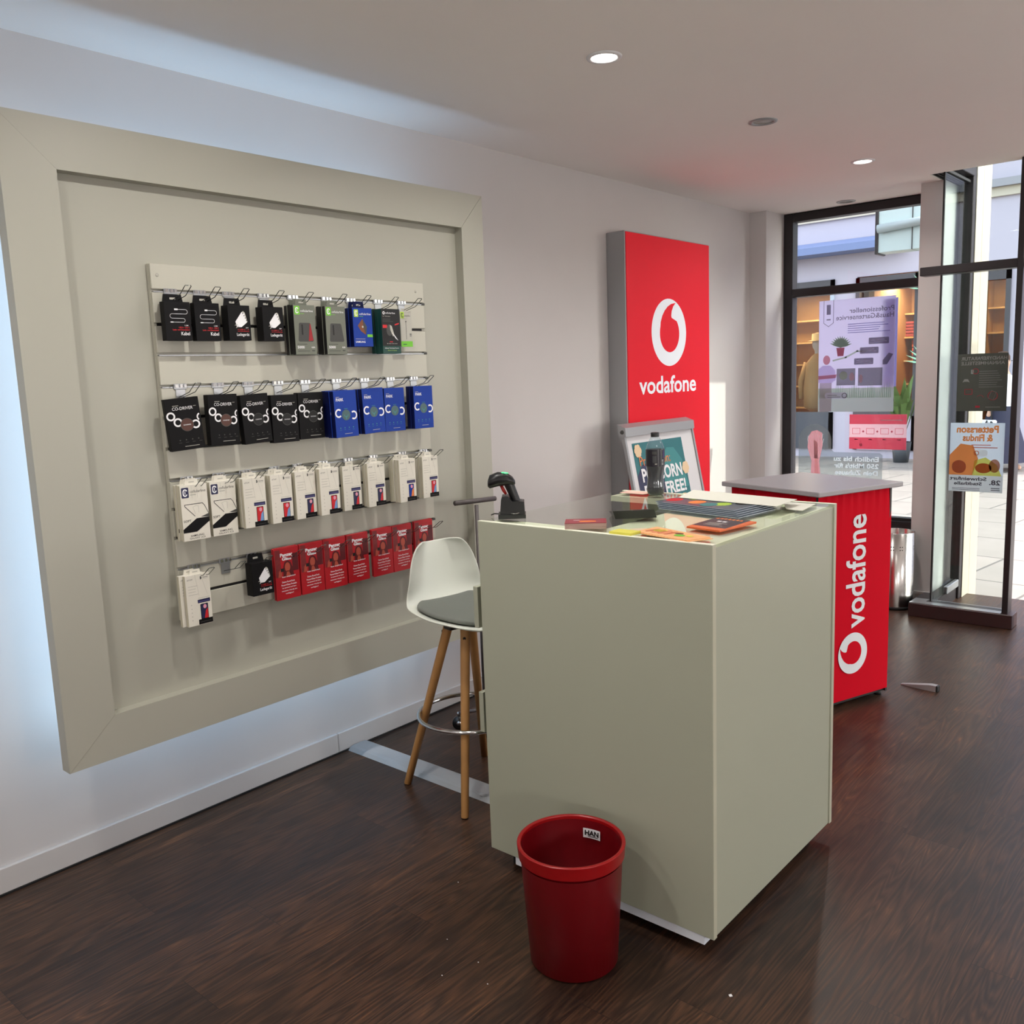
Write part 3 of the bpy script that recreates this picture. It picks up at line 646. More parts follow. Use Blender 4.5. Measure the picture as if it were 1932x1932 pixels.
def slatwall():
    t = empty('slatwall_panel', (-2.792, 1.47, .812), 0, 'white slatwall board inside the backlit frame carrying four rows of hooks', 'slatwall')
    inv = Matrix.Translation((2.792, -1.47, -.812))
    m = MB().box(-2.791, -2.776, 1.47, 2.66, .812, 1.98, slat_white)
    gz = [1.98, 1.896, 1.79, 1.695, 1.592, 1.49, 1.39, 1.287, 1.19, 1.094, .99, .90, .812]
    for a, b in zip(gz, gz[1:]):
        m.box(-2.776, -2.766, 1.47, 2.66, b+(.005 if b > .82 else 0), a-(.005 if a < 1.97 else 0), slat_white, .0015)
    o = m.build('board', t); o.matrix_parent_inverse = inv
    for z in (1.896, 1.695, 1.592, 1.287, .99):
        o = MB().box(-2.7757, -2.765, 1.474, 2.645, z-.005, z-.001, alu).build('metal_rail', t); o.matrix_parent_inverse = inv
        o = MB().box(-2.7757, -2.764, 2.645, 2.662, z-.0055, z+.003, dgrey).build('rail_end_cap', t); o.matrix_parent_inverse = inv
    for z in (1.79, 1.49, 1.39, 1.19, 1.094, .90):  # black strips stand for the darkness inside the empty channels
        o = MB().box(-2.7757, -2.7715, 1.48, 2.645, z-.0048, z+.0048, blackm).build('groove_shade', t); o.matrix_parent_inverse = inv
    for y in (1.492, 2.615):
        o = MB().lathe([(.006, .0), (.0055, .0012), (.0, .0014)], lgrey, 14).build('screw_cap', t); o.matrix_parent_inverse = inv
        o.matrix_parent_inverse = inv; o.location = (-2.766, y, 1.945); o.rotation_euler = (0, PI/2, 0)
slatwall()

def make_hook():
    t = empty('display_hook', (0, 0, 0)); t['category'] = 'hook'
    MB().box(0, .004, -.023, .023, -.010, .008, alu, .001).box(.004, .008, -.02, -.010, -.004, .006, chrome).box(.004, .008, -.002, .006, -.004, .006, chrome).box(.004, .008, .012, .02, -.004, .006, chrome).build('bracket', t)
    MB().box(.001, .0035, -.017, .017, -.046, -.010, alu, .001).build('price_plate', t)
    a = [(.003, -.008, -.036), (.075, -.0105, -.020), (.113, -.011, .006), (.114, -.009, .008), (.114, .009, .008), (.113, .011, .006), (.075, .0105, -.020), (.003, .008, -.036)]
    MB().tube(a, .0014, steel_wire, 6).build('wire_prongs', t)
    return t

# ---------------------------------------------------------------- packages (local: x out of wall, y right, z up; origin bottom back centre)
def tab(parent, w_, h_, z, mt, slot=True):
    m = MB(); b = [(-w_/2, 0), (w_/2, 0), (w_/2*.86, h_), (-w_/2*.86, h_)]
    m.extr([(0.0, y, z+q) for y, q in b], (.0012, 0, 0), mt)
    if slot: Print(m, (.0012, 0, z), (0, 1, 0), (0, 0, 1)).rrect(-.010, h_*.35, .010, h_*.6, .002, lgrey)
    return m.build('hang_tab', parent)
def carton(name, w_, h_, t_, mt, draw, tabs=None, side=None):
    m = MB().box(0, t_, -w_/2, w_/2, 0, h_, mt, .0008)
    if side: m.box(.0005, t_-.0006, -w_/2-.0002, -w_/2, .001, h_-.001, side)
    draw(Print(m, (t_, -w_/2, 0), (0, 1, 0), (0, 0, 1), .0003), w_, h_)
    o = m.build(name); o['category'] = 'package'
    if tabs: tab(o, tabs[0], tabs[1], h_, tabs[2])
    return o
def d_cable(usb):
    def f(p, w_, h_):
        wl = white_print
        pts = [(.04, .098), (.072, .098)]+[(.072+.007*math.sin(a), .091+.007*math.cos(a)) for a in [i*PI/6 for i in range(7)]]+[(.028, .084)]+[(.025-.007*math.sin(a), .077+.007*math.cos(a)) for a in [i*PI/6 for i in range(7)]]+[(.06, .070)]+[(.063+.006*math.sin(a), .064+.006*math.cos(a)) for a in [i*PI/6 for i in range(7)]]+[(.025, .058)]
        p.line(pts, .0012, wl); p.rect(.034 if usb else .036, .0955, .046, .1005, wl, 2); p.rrect(.018, .0565, .028, .0595, .0012, wl, 2)
        p.text('1.5M', .066, .046, .078, .050, wl).text('USB A - USB C', .045, .039, .082, .044, red_p, 1).text('Lade- und Datenkabel', .024, .032, .082, .0368, red_p, 1).text('Kabel', .052, .017, .082, .028, wl, 1, .01)
    return f
def d_charger(n):
    def f(p, w_, h_):
        g = white_print; p.poly([(.026, .062), (.052, .094), (.062, .090), (.070, .060), (.048, .044), (.030, .044)], g).poly([(.052, .094), (.058, .097), (.064, .092), (.072, .062), (.070, .060), (.062, .090)], lgrey, 2)
        for k in range(n): p.rect(.054+k*.0042, .088-k*.0075, .058+k*.0042, .091-k*.0075, dgrey, 3)
        p.line([(.032, .052), (.024, .050)], .0022, lgrey).line([(.036, .046), (.028, .042)], .0022, lgrey)
        p.text('20W', .064, .040, .074, .044, g).text('4 USB C - A', .032, .034, .076, .038, red_p).text('mit Schnellladung', .032, .028, .076, .032, red_p).text('Ladegerät', .028, .012, .076, .0245, g, 1, .01)
    return f
def logo_c(p, x, y, s_, bgm, fg):
    p.rrect(x, y, x+s_*.75, y+s_, s_*.1, bgm, 1); p.arc(x+s_*.375, y+s_*.62, s_*.122, s_*.24, fg, 2, .2, PI).arc(x+s_*.375, y+s_*.38, s_*.122, s_*.24, fg, 2, PI, 2*PI-.2).rect(x+s_*.135, y+s_*.38, x+s_*.235, y+s_*.62, fg, 2).rect(x+s_*.34, y+s_*.36, x+s_*.41, y+s_*.66, fg, 2)
def d_power(col):
    def f(p, w_, h_):
        logo_c(p, .004, .140, .030, green_p, white_print); p.text('cellularline', .030, .150, .084, .158, white_print, 1, .0)
        p.rect(.030, .143, .045, .1445, green_p)
        p.poly([(.014, .05), (.020, .108), (.024, .112), (.066, .112), (.070, .108), (.080, .05), (.076, .046), (.018, .046)], dgrey, 1).poly([(.058, .048), (.066, .110), (.070, .106), (.078, .05)], col, 2).rect(.030, .07, .036, .106, blackm, 2)
        p.text('5000', .008, .022, .038, .031, white_print, 1, .01).rect(.008, .036, .05, .038, dgrey).text('4.8A', .068, .023, .084, .029, white_print, 1, .01).rect(.008, .012, .06, .014, dgrey).rect(.07, .012, .082, .016, dgrey)
    return f
def d_sam(p, w_, h_):
    logo_c(p, .006, .110, .028, lime, white_print); p.text('cellularline', .032, .118, .088, .126, white_print, 1, .0).rect(.032, .112, .05, .1135, green_p)
    p.poly([(.022, .078), (.046, .104), (.066, .074), (.060, .044), (.036, .058)], brown_p).poly([(.046, .104), (.066, .074), (.06, .044), (.05, .070)], dgrey, 2).disc(.045, .074, .004, lgrey, 3).rect(.066, .036, .092, .046, green_p, 3)
    p.text('SAMSUNG', .008, .014, .055, .0215, white_print, 1, .015).rect(.008, .028, .055, .0295, lgrey)
def d_green(p, w_, h_):
    p.rect(.0, .03, w_, h_, blackm); p.arc(.012, .155, .003, .006, white_print, 2).text('cellularline', .020, .152, .070, .159, white_print, 2, .0).text('for Telematics', .006, .141, .045, .145, lgrey, 2, 0).lines(.006, .122, .06, .137, 3, dgrey, 2, .35)
    p.rect(.004, .098, .026, .110, red_p, 2).poly([(.066, .108), (.088, .114), (.088, .119), (.066, .113)], red_p, 2)
    p.disc(.038, .090, .016, dgrey, 2, .022).poly([(.04, .11), (.05, .106), (.062, .07), (.054, .066), (.042, .09)], lgrey, 3)
    for k in range(3): p.line([(.052+k*.006, .08-k*.006), (.068+k*.005, .058-k*.003)], .0018, white_print, 4)
    p.rect(.036, .044, .052, .047, red_p, 2); 
    for k in range(7): p.rect(.022+k*.008, .037, .025+k*.008, .040, lgrey, 2)
    p.text('Ultimate Technology Premium', .010, .018, .082, .0235, white_print, 1, .0).text('Dual Charging', .025, .010, .07, .0145, lime, 1, 0)
def d_cab(p, w_, h_):
    p.rect(0, .0, w_, .022, green_p); logo_c(p, .002, .112, .026, lime, dgrey); p.text('cellularline', .022, .120, .055, .126, dgrey, 1, 0)
    p.line([(.030, .1), (.030, .03)], .0018, dgrey).line([(.018, .03), (.018, .075), (.014, .085)], .0016, lgrey).line([(.036, .03), (.036, .09)], .0016, lgrey).disc(.03, .10, .003, dgrey, 2).rect(.048, .048, .058, .052, dgrey).rect(.048, .042, .058, .045, dgrey).rect(.01, .008, .03, .011, dgreen, 2)
def rings(p, w_, cols):
    for x, y, a0, a1 in ((.0142, .112, .0, 2*PI), (.034, .091, .0, 2*PI), (.090, .080, -2.4, 2.4)):
        p.arc(x, y, .0088, .0142, white_print, 2, a0, a1, 20)
    p.arc(w_-.0005, .102, .009, .0135, white_print, 2, PI*.62, PI*1.3, 8)
def d_codriver(inner):
    def f(p, w_, h_):
        p.rect(.024, .1435, .043, .1452, lgrey).text('CO-DRIVER', .022, .130, .088, .140, white_print, 1, .0).rect(.090, .139, .099, .1402, lgrey)
        rings(p, w_, 0); p.disc(.062, .081, .0215, dgrey, 3).disc(.062, .081, .0198, inner, 4).text('OOONO', .050, .0792, .074, .0828, white_print, 5, .01)
        for k in range(4): p.disc(.032+k*.020, .033, .0022, dgrey, 1, None, 8).rect(.027+k*.022, .024, .037+k*.022, .0252, dgrey)
        p.rect(.045, .011, .092, .0125, lgrey)
    return f
def d_park(p, w_, h_):
    p.rect(.010, .1485, .026, .150, lgrey).text('PARK', .010, .134, .045, .145, white_print, 1, .015)
    for x, y, a0, a1 in ((.018, .090, .8, 2*PI-.8), (.088, .079, -2.2, 2.2)): p.arc(x, y, .0105, .0165, white_print, 2, a0, a1, 18)
    p.disc(.052, .082, .020, mat('badge_green_grey', (62, 92, 96), .4), 3).arc(.052, .084, .008, .0105, lteal, 4, PI, 2*PI, 10).rect(.0505, .066, .0535, .078, lteal, 4).rect(.043, .105, .061, .1065, lteal, 4)
    for k in range(4): p.disc(.022+k*.02, .035, .0025, lteal, 1, None, 8).rect(.018+k*.02, .027, .026+k*.02, .028, lteal)
    p.rect(.040, .012, .076, .0135, lgrey)
def d_soft(p, w_, h_):
    logo_c(p, .004, .142, .034, navy, white_print); p.text('cellularline', .034, .157, .090, .166, dgrey, 1, 0).rect(.034, .149, .055, .152, lgrey)
    p.line([(.04, .14), (.04, .2-.02)], .0008, lgrey).line([(.06, .14), (.06, .18)], .0008, lgrey)
    p.line([(.045, .08), (.012, .115), (.012, .120), (.075, .120), (.082, .112), (.094, .085)], .0022, dgrey, 1).line([(.048, .086), (.040, .11), (.05, .114), (.06, .112), (.06, .09)], .001, lgrey)
    p.poly([(.0, .040), (.05, .072), (.096, .072), (.096, .058), (.048, .028), (.0, .028)], black_carton, 2).poly([(.065, .075), (.096, .084), (.096, .072)], dgrey, 1).text('SOFT', .004, .062, .030, .070, dgrey, 2, .0)
    p.text('SAMSUNG', .024, .013, .072, .0195, black_carton, 1, .01).text('GALAXY A25', .020, .005, .076, .0105, black_carton, 1, -.0)
def d_case(style):
    def f(p, w_, h_):
        p.text('eSTUFF', .006, .155, .026, .1595, dgrey, 1, 0).arc(.054, .158, .002, .005, dgrey, 1, -1.5, 1.5, 8).rect(.053, .153, .0548, .163, dgrey).rect(.062, .158, .082, .1595, dgrey).rect(.062, .154, .082, .1555, lgrey)
        p.lines(.008, .105, .045, .143, 4, lgrey, 1, .15); p.line([(.035, .172), (.045, .10)], .0008, lgrey).line([(.055, .172), (.075, .10)], .0008, lgrey)
        for k in range(5): p.disc(.015, .020+k*.013, .002, lgrey, 1, None, 6)
        p.rect(.040, .090, .082, .0915, lgrey).rect(.038, .074, .083, .086, navy).rect(.042, .077, .079, .080, mat('print_violet', (80, 76, 130), .5), 2)
        a, b = {'red': (red_p, mat('print_sky', (110, 150, 200), .5)), 'dark': (navy, red_p), 'blue': (blue_p, orange_p)}[style]
        p.rrect(.046, .018, .074, .070, .003, black_carton, 1).rect(.048, .02, .072, .068, a, 2).poly([(.072, .02), (.072, .054), (.064, .045), (.058, .02)], b, 3).disc(.062, .060, .006, mat('print_pink', (220, 150, 170), .5), 3, .007)
        p.rect(.036, .002, .087, .019, black_carton, 4).rect(.042, .009, .080, .0105, dgrey, 5)
    return f
def d_panzer(p, w_, h_):
    hair = mat('print_burgundy', (84, 12, 20), .5); fc = mat('print_face', (168, 74, 56), .5)
    p.rect(.003, .085, .026, .185, mat('panzer_photo_left', (112, 34, 36), .5, noise=.5, nscale=70)).rect(.076, .10, .102, .165, hair)
    p.poly([(.034, .085), (.036, .12), (.042, .137), (.054, .143), (.068, .135), (.076, .115), (.080, .085)], hair, 2).disc(.054, .118, .0115, fc, 3, .017).poly([(.046, .085), (.050, .105), (.058, .105), (.066, .085)], fc, 3).poly([(.012, .085), (.016, .105), (.026, .117), (.030, .108), (.026, .085)], fc, 4).rect(.024, .104, .037, .116, blackm, 5)
    p.rrect(.034, .176, .074, .179, .001, dred, 2).text('Panzer', .025, .158, .078, .171, white_print, 5, .035).text('Glass', .032, .144, .072, .1565, white_print, 5, .035).disc(.075, .156, .0016, white_print, 5, None, 8)
    p.text('Kein empfohlen!', .028, .080, .085, .0865, white_print, 5, .01)
    for k, (s_, a, b) in enumerate((('Deine Rund-Fach', .026, .08), ('Panzer/Glass Produkt', .022, .088), ('ist passend auf dem', .025, .085), ('neuesten Handy am', .022, .088), ('verfügbar!', .038, .072))): p.text(s_, a, .062-k*.011, b, .068-k*.011, white_print, 5, .01)

K = {}
K['kabel_a'] = carton('charging_cable_box', .090, .122, .026, black_carton, d_cable(True), (.072, .025, black_carton))
K['kabel_c'] = carton('charging_cable_box', .090, .122, .026, black_carton, d_cable(False), (.072, .025, black_carton))
K['lade'] = carton('charger_box', .084, .116, .040, black_carton, d_charger(4), (.066, .026, black_carton))
K['lade2'] = carton('charger_box', .084, .116, .040, black_carton, d_charger(3), (.066, .026, black_carton))
K['power'] = carton('power_bank_box', .092, .174, .017, grey_p, d_power(dred), (.05, .022, grey_p), blackm)
K['power2'] = carton('power_bank_box', .092, .174, .017, grey_p, d_power(dgrey), (.05, .022, grey_p), blackm)
K['sam'] = carton('car_charger_box', .094, .144, .022, blue_p, d_sam, (.055, .026, dblue), dblue)
K['green'] = carton('car_charger_box', .094, .171, .020, dgreen, d_green, None, dgreen)
K['cab'] = carton('cable_box', .062, .140, .012, lgrey, d_cab, (.03, .012, lgrey))
K['co_brown'] = carton('gadget_box', .110, .168, .026, black_carton, d_codriver(mat('print_rust', (72, 30, 12), .4)))
K['co_black'] = carton('gadget_box', .110, .168, .026, black_carton, d_codriver(blackm))
K['park'] = carton('gadget_box', .106, .172, .022, blue_p, d_park, None, dblue)
K['soft'] = carton('phone_case_box', .096, .184, .012, carton_white, d_soft, (.05, .016, carton_white), carton_side)
K['case_red'] = carton('phone_case_box', .088, .172, .014, carton_white, d_case('red'), (.04, .016, carton_white), carton_side)
K['case_dark'] = carton('phone_case_box', .088, .172, .014, carton_white, d_case('dark'), (.04, .016, carton_white), carton_side)
K['case_blue'] = carton('phone_case_box', .088, .172, .014, carton_white, d_case('blue'), (.04, .016, carton_white), carton_side)
K['panzer'] = carton('screen_protector_pack', .105, .190, .005, mat('pack_red', (168, 12, 26), .5), d_panzer)
USED = set()
def cam_ray(px, py):
    f, a, b, c = 1690.18, .7176, .1489, .0373
    M = S.camera.matrix_world.to_3x3(); return M @ Vector(((px-966)/f, -(py-966)/f, -1))
def on_x(px, py, x):
    d = cam_ray(px, py); return Vector((0, 0, 1.58))+d*(x/d.x)
# (kind, left, right, top, bottom of the front face in photo pixels, number deep, roll deg, yaw deg)
DATA = [
 [('kabel_a', 313.6, 360, 571, 640.7, 1, 0, 0), ('kabel_c', 370.6, 415, 573, 641.5, 1, 0, 0), ('lade', 432, 473.5, 576, 642, 1, 0, 0), ('lade2', 497, 536, 579, 643, 1, 0, 0),
  ('power', 558, 595, 576, 668.7, 3, 0, 0), ('power2', 617, 653, 578, 668.7, 3, 0, 0), ('sam', 668, 703, 582, 653, 2, 0, 0), ('green', 722, 756, 582, 668, 3, 0, 0), ('cab', 756.7, 777.7, 587, 654.7, 1, 0, 0)],
 [('co_brown', 325, 386.5, 749.6, 849, 1, 4, -12), ('co_brown', 396, 451, 743.8, 838.7, 1, 0, 0), ('co_black', 464, 509.7, 742.3, 836.5, 1, 3, 0), ('co_black', 515.5, 562.8, 745, 834, 1, 0, 0), ('co_black', 566.5, 610.8, 739, 828.6, 1, 0, 0),
  ('park', 634, 675.4, 735.5, 825.6, 3, 1.5, 0), ('park', 689, 725.7, 732.5, 816.6, 2, 2, 0), ('park', 727, 764.7, 731.8, 813, 1, 0, 0), ('park', 782, 818, 728.8, 806.9, 2, 0, 0)],
 [('soft', 345.7, 392.8, 915, 1018, 3, 0, 0), ('soft', 401.4, 445.7, 908.6, 1007.8, 2, 0, 0), ('case_red', 462.3, 502.9, 902, 994, 3, 0, 0), ('case_red', 514.5, 552, 896, 985, 3, 0, 0), ('case_dark', 561, 596, 890, 977, 3, 0, 0),
  ('case_red', 607, 640.4, 884, 969.7, 4, 0, 0), ('case_dark', 650, 681.7, 879, 961.7, 1, 0, 0), ('case_dark', 696, 727.4, 874, 953.8, 2, 0, 0), ('case_blue', 755.7, 785.4, 867.5, 945, 4, 0, 0), ('case_red', 800, 826.7, 861.7, 937, 3, 0, 0)],
 [('case_dark', 354, 399, 1084, 1178.6, 2, 0, 0), (None, 404, 445, 1062, 1100, 0, 0, 0), ('lade2', 478, 515.6, 1061, 1122, 1, 0, 0)] +
 [('panzer', a, b, c_, d_, 2, 0, 0) for a, b, c_, d_ in ((520.7, 565.6, 1034, 1129), (567.5, 612.9, 1024, 1118), (613, 655, 1016, 1108), (658, 696, 1007, 1095.8), (703.5, 742.6, 997, 1085), (742.6, 778.8, 990.7, 1074.8), (784, 818.7, 982.7, 1065))]]
DESC = {'kabel_a': 'black box showing white cable with flat plug', 'kabel_c': 'black box showing white cable with round plug', 'lade': 'black charger box showing four port plug', 'lade2': 'black charger box showing white plug',
        'power': 'grey power bank box, reddish device', 'power2': 'grey power bank box, grey device', 'sam': 'blue charger box, lime logo', 'green': 'dark green car charger box', 'cab': 'narrow pale grey cable box with green foot',
        'co_brown': 'black box, white rings, brown disc', 'co_black': 'black box, white rings, black disc', 'park': 'blue box, white rings', 'soft': 'white case box, navy logo',
        'case_red': 'cream case box, red phone', 'case_dark': 'cream case box, navy phone', 'case_blue': 'cream case box, blue phone', 'panzer': 'red screen protector pack'}
CAT = {'panzer': 'screen protector'}
ROWN = ['top row', 'second row', 'third row', 'bottom row']
BRK = [[320.6, 376, 430, 496, 551, 614.6, 660, 712, 756], [339, 410, 467, 523, 574, 633, 686, 735, 779], [351, 411, 461, 516, 560, 607, 655, 703, 757, 797], [364.5, 423, 474, 532.6, 575, 622, 668, 712, 757, 797]]
BRKY = [[552, 556, 559, 562, 564, 568, 571, 574, 577], [728, 727, 726, 724, 722, 721, 720, 719, 718], [900, 892, 886, 878, 873, 869, 865, 860, 855, 853], [1063, 1048, 1037, 1025, 1020, 1014, 1008, 1002, 994, 989]]
hook0 = make_hook(); hook_used = False
for r, row in enumerate(DATA):
    for i, (kind, L_, R_, T_, B_, n, roll, yaw) in enumerate(row):
        nm = ORD[i] + ' from left, ' + ROWN[r]
        # hook
        hy = on_x(BRK[r][i], BRKY[r][i], -2.766).y
        lab = 'steel wire display hook, ' + nm + (', hanging empty' if kind is None else '')
        if not hook_used: h = hook0; hook_used = True; h['label'] = lab; h['group'] = 'display hooks on the slatwall'
        else: h = copy_tree(hook0, None, label=lab, group='display hooks on the slatwall')
        h.location = (-2.7655, hy, ROWZ[r])
        if kind is None: continue
        src = K[kind]; th = max(v.co.x for v in src.data.vertices); hh = max(v.co.z for v in src.data.vertices)
        xf = -2.736+n*(th+.0015)
        yc = (on_x(L_, (T_+B_)/2, xf).y+on_x(R_, (T_+B_)/2, xf).y)/2; zc = (on_x((L_+R_)/2, T_, xf).z+on_x((L_+R_)/2, B_, xf).z)/2
        cat = 'screen protector' if kind == 'panzer' else ('phone case' if kind[:4] in ('soft', 'case') else 'package')
        for k in range(n):
            lay = '' if n == 1 else (', frontmost' if k == n-1 else (', rearmost' if k == 0 else ', %s from front' % ORD[n-1-k]))
            jit = 0 if k == n-1 else (-.001 + .0015*((k*7+i) % 3))
            z = zc-hh/2+(0 if k == n-1 else .002*((k+i) % 2)); 
            if kind == 'case_dark' and r == 3 and k == 0: jit = -.012
            loc = (-2.736+k*(th+.0015), yc+jit, z)
            lab = '%s, %s%s' % (DESC[kind], nm, lay)
            lab = ' '.join(lab.replace('hook ', '').split())
            ro = (math.radians(roll), 0, math.radians(yaw))
            if kind not in USED: USED.add(kind); o = src; o.location = loc; o.rotation_euler = ro; o['label'] = lab
            else: o = copy_tree(src, None, loc, ro, lab)
            o['category'] = cat; o['group'] = 'packages hanging in the ' + ROWN[r]

# ---------------------------------------------------------------- light box sign
def logo(p, cx, cy, R, fg, bgm, k=1):
    """white disc with the quotation-mark shaped opening; p axes u right, v up"""
    p.disc(cx, cy, R, fg, k, None, 56)
    pts = []
    c = (.02, -.03); rr = .56
    for i in range(31):     # circle from upper right clockwise round to upper left
        a = math.radians(42-i*(42+200)/30); pts.append((c[0]+rr*math.cos(a), c[1]+rr*math.sin(a)))
    pts += [(-.49, .30), (-.40, .48), (-.26, .64), (-.08, .77), (.12, .85), (.38, .89), (.24, .78), (.15, .64), (.12, .50), (.14, .44), (.26, .40)]
    p.poly([(cx+a*R, cy+b*R) for a, b in pts], bgm, k+1)
def sign():
    x0, x1, y0, y1, z0, z1 = XL, -2.90, 4.375, 5.342, .30, 2.375
    t = empty('light_box_sign', (x0, (y0+y1)/2, z0), 0, 'tall red light box sign with white logo on the left wall', 'sign')
    inv = Matrix.Translation((-x0, -(y0+y1)/2, -z0))
    o = MB().box(x0, x1-.004, y0, y1, z0, z1, silver, .003).build('housing', t); o.matrix_parent_inverse = inv
    m = MB().box(x1-.004, x1, y0+.008, y1-.004, z0+.006, z1-.006, red_box); p = Print(m, (x1, y0, z0), (0, 1, 0), (0, 0, 1), .0006)
    A = on_x(1229.5, 626, x1); B = on_x(1294, 626, x1); T = on_x(1262, 563, x1); Bo = on_x(1262, 691, x1)
    cy_, R = (A.y+B.y)/2-y0, ((B.y-A.y)/2+(T.z-Bo.z)/2)/2; cz_ = (T.z+Bo.z)/2-z0
    logo(p, cy_, cz_, R, logo_white, red_box)
    a = on_x(1206, 732, x1); b = on_x(1313, 726, x1); q0 = on_x(1262, 741, x1); q1 = on_x(1262, 708, x1)
    p.text('vodafone', a.y-y0, q0.z-z0, b.y-y0, q1.z-z0, logo_white, 1, .02)
    o = m.build('sign_face', t); o.matrix_parent_inverse = inv
sign()

# ---------------------------------------------------------------- flip chart easel with promotion poster
def easel():
    z1 = 1.29; yc = 4.588
    t = empty('poster_stand', (-2.70, yc, 0), 0, 'grey framed leaning poster stand with teal popcorn poster before the red sign', 'poster stand')
    W_ = .74; tilt = .20
    # board plane: top at x=-2.84,z=1.25, leaning; local frame built directly
    top = Vector((-.14, 0, 1.25)); dn = Vector((math.sin(tilt), 0, -math.cos(tilt))); 
    def B(a, b, off=0): # a along y, b down the board
        n = Vector((math.cos(tilt), 0, math.sin(tilt))); return top+Vector((0, a, 0))+dn*b+n*off
    m = MB(); m.extr([B(-W_/2, 0), B(W_/2, 0), B(W_/2, 1.1), B(-W_/2, 1.1)], (B(0, 0, .012)-B(0, 0)), mat('frame_white', (214, 212, 214), .4)); m.build('board', t)
    m = MB(); m.extr([B(-W_/2-.012, -.01), B(-W_/2+.004, -.01), B(-W_/2+.004, 1.12), B(-W_/2-.012, 1.12)], (B(0, 0, .02)-B(0, 0)), silver); m.build('side_rail', t)
    m = MB(); m.extr([B(W_/2-.004, -.01), B(W_/2+.012, -.01), B(W_/2+.012, 1.12), B(W_/2-.004, 1.12)], (B(0, 0, .02)-B(0, 0)), silver); m.build('side_rail', t)
    m = MB(); m.extr([B(-W_/2-.02, -.05, -.01), B(-W_/2-.02, .025, -.01), B(-W_/2-.02, .03, .035), B(-W_/2-.02, -.02, .04)], (0, W_+.022, 0), silver)
    m.build('clamp_bar', t)
    MB().lathe([(.012, 0), (.01, .006), (0, .007)], dgrey, 14).build('clamp_bolt', t, loc=B(-W_/2-.02, 0, .015), rot=(PI/2, 0, 0))
    po = MB(); P_ = Print(po, B(-W_/2, 1.0, .0125), (0, 1, 0), -dn, .0005)
    P_.rect(.055, .1, .60, .93, teal_p, 1).poly([(.055, .1), (.055, .74), (.12, .80), (.42, .84), (.47, .12)], navy, 2).poly([(.32, .60), (.34, .82), (.41, .88), (.49, .875), (.56, .80), (.59, .63)], lteal, 3)
    P_.text('Promotion:', .10, .795, .43, .85, orange_p, 6, .0).text('POPCORN', .10, .70, .54, .78, white_print, 6, .03).text('FOR FREE!', .10, .605, .555, .682, white_print, 6, .03)
    pc = mat('popcorn', (224, 196, 160), .8); R_ = random.Random(2)
    for cx, cy in ((.45, .55), (.52, .555), (.40, .50), (.10, .885), (.585, .74), (.5, .48)):
        for q in range(6): P_.disc(cx+.02*math.cos(q*1.05), cy+.02*math.sin(q*1.05), .018+.006*R_.random(), pc, 7+q*.3, None, 9)
    po.build('poster', t)
    MB().tube([(-.13, -.2, 1.2), (-.175, -.26, .02)], .012, silver).build('leg', t); MB().tube([(-.13, .2, 1.2), (-.175, .26, .02)], .012, silver).build('leg', t)
    MB().tube([B(-W_/2+.05, 1.0), B(-W_/2+.05, 1.24)], .012, silver).build('leg', t); MB().tube([B(W_/2-.05, 1.0), B(W_/2-.05, 1.24)], .012, silver).build('leg', t)
easel()

# ---------------------------------------------------------------- red promotion counter
def red_counter():
    ang = math.radians(70.5)-PI/2
    t = empty('promotion_counter', (-1.722, 4.150, 0), ang, 'red fabric promotion counter with grey top and white logo by the entrance', 'counter')
    hx, hy, zt = .305, .28, 1.035
    MB().box(-hx, hx, -hy, hy, zt-.022, zt, grey_top, .003).build('tabletop', t)
    bx, by = hx-.035, hy-.035
    m = MB(); n = 40
    # fabric skin: four sides, gathered at the top
    for s_, (ax, ay, bx_, by_) in enumerate(((-bx, -by, bx, -by), (bx, -by, bx, by), (bx, by, -bx, by), (-bx, by, -bx, -by))):
        dx, dy = bx_-ax, by_-ay; L_ = math.hypot(dx, dy); nx, ny = dy/L_, -dx/L_; vs = []; fs = []; zs = [.035, .3, .6, .8, .9, .95, .985, 1.005, zt-.023]
        for z in zs:
            for i in range(n+1):
                q = i/n; amp = max(0, (z-.88)/.13)**1.3*.0045; o = amp*(math.sin(q*62+s_)+.6*math.sin(q*101+2)) + .004*math.sin(z*2.6)*math.sin(PI*q)
                if q in (0, 1): o = 0
                vs.append((ax+dx*q+nx*o, ay+dy*q+ny*o, z))
        for j in range(len(zs)-1):
            for i in range(n): fs.append((j*(n+1)+i, j*(n+1)+i+1, (j+1)*(n+1)+i+1, (j+1)*(n+1)+i))
        m.add(vs, fs, red_fab, True)
    o = m.build('fabric_cover', t)
    m = MB(); p = Print(m, (bx+.0055, -by, 0), (0, 1, 0), (0, 0, 1), .0006)
    # rotated lettering reading upward: u' = up, v' = -right
    class Rot(Print): pass
    q = Print(m, (bx+.0055, -by, 0), (0, 0, 1), (0, -1, 0), .0006)
    q.text('vodafone', .375, -.312, .905, -.180, fab_white, 1, .018)
    logo(q, .255, -.236, .098, fab_white, red_fab)
    m.build('printed_logo', t)
    f = MB()
    for sx in (-1, 1):
        for sy in (-1, 1): f.box(sx*bx-.012*(sx > 0)-.0*(sx < 0), sx*bx+.012*(sx < 0), min(sy*by, sy*by-sy*.012), max(sy*by, sy*by-sy*.012), .02, zt-.022, dark_metal)
    f.box(-bx+.01, bx-.01, -by+.01, by-.01, .02, .035, blackm); f.build('base_frame', t)
    for sx in (-1, 1):
        for sy in (-1, 1): MB().lathe([(.018, 0), (.018, .018), (.008, .02)], blackm, 16, sx*(bx-.03), sy*(by-.03), capa=True).build('foot', t)
red_counter()

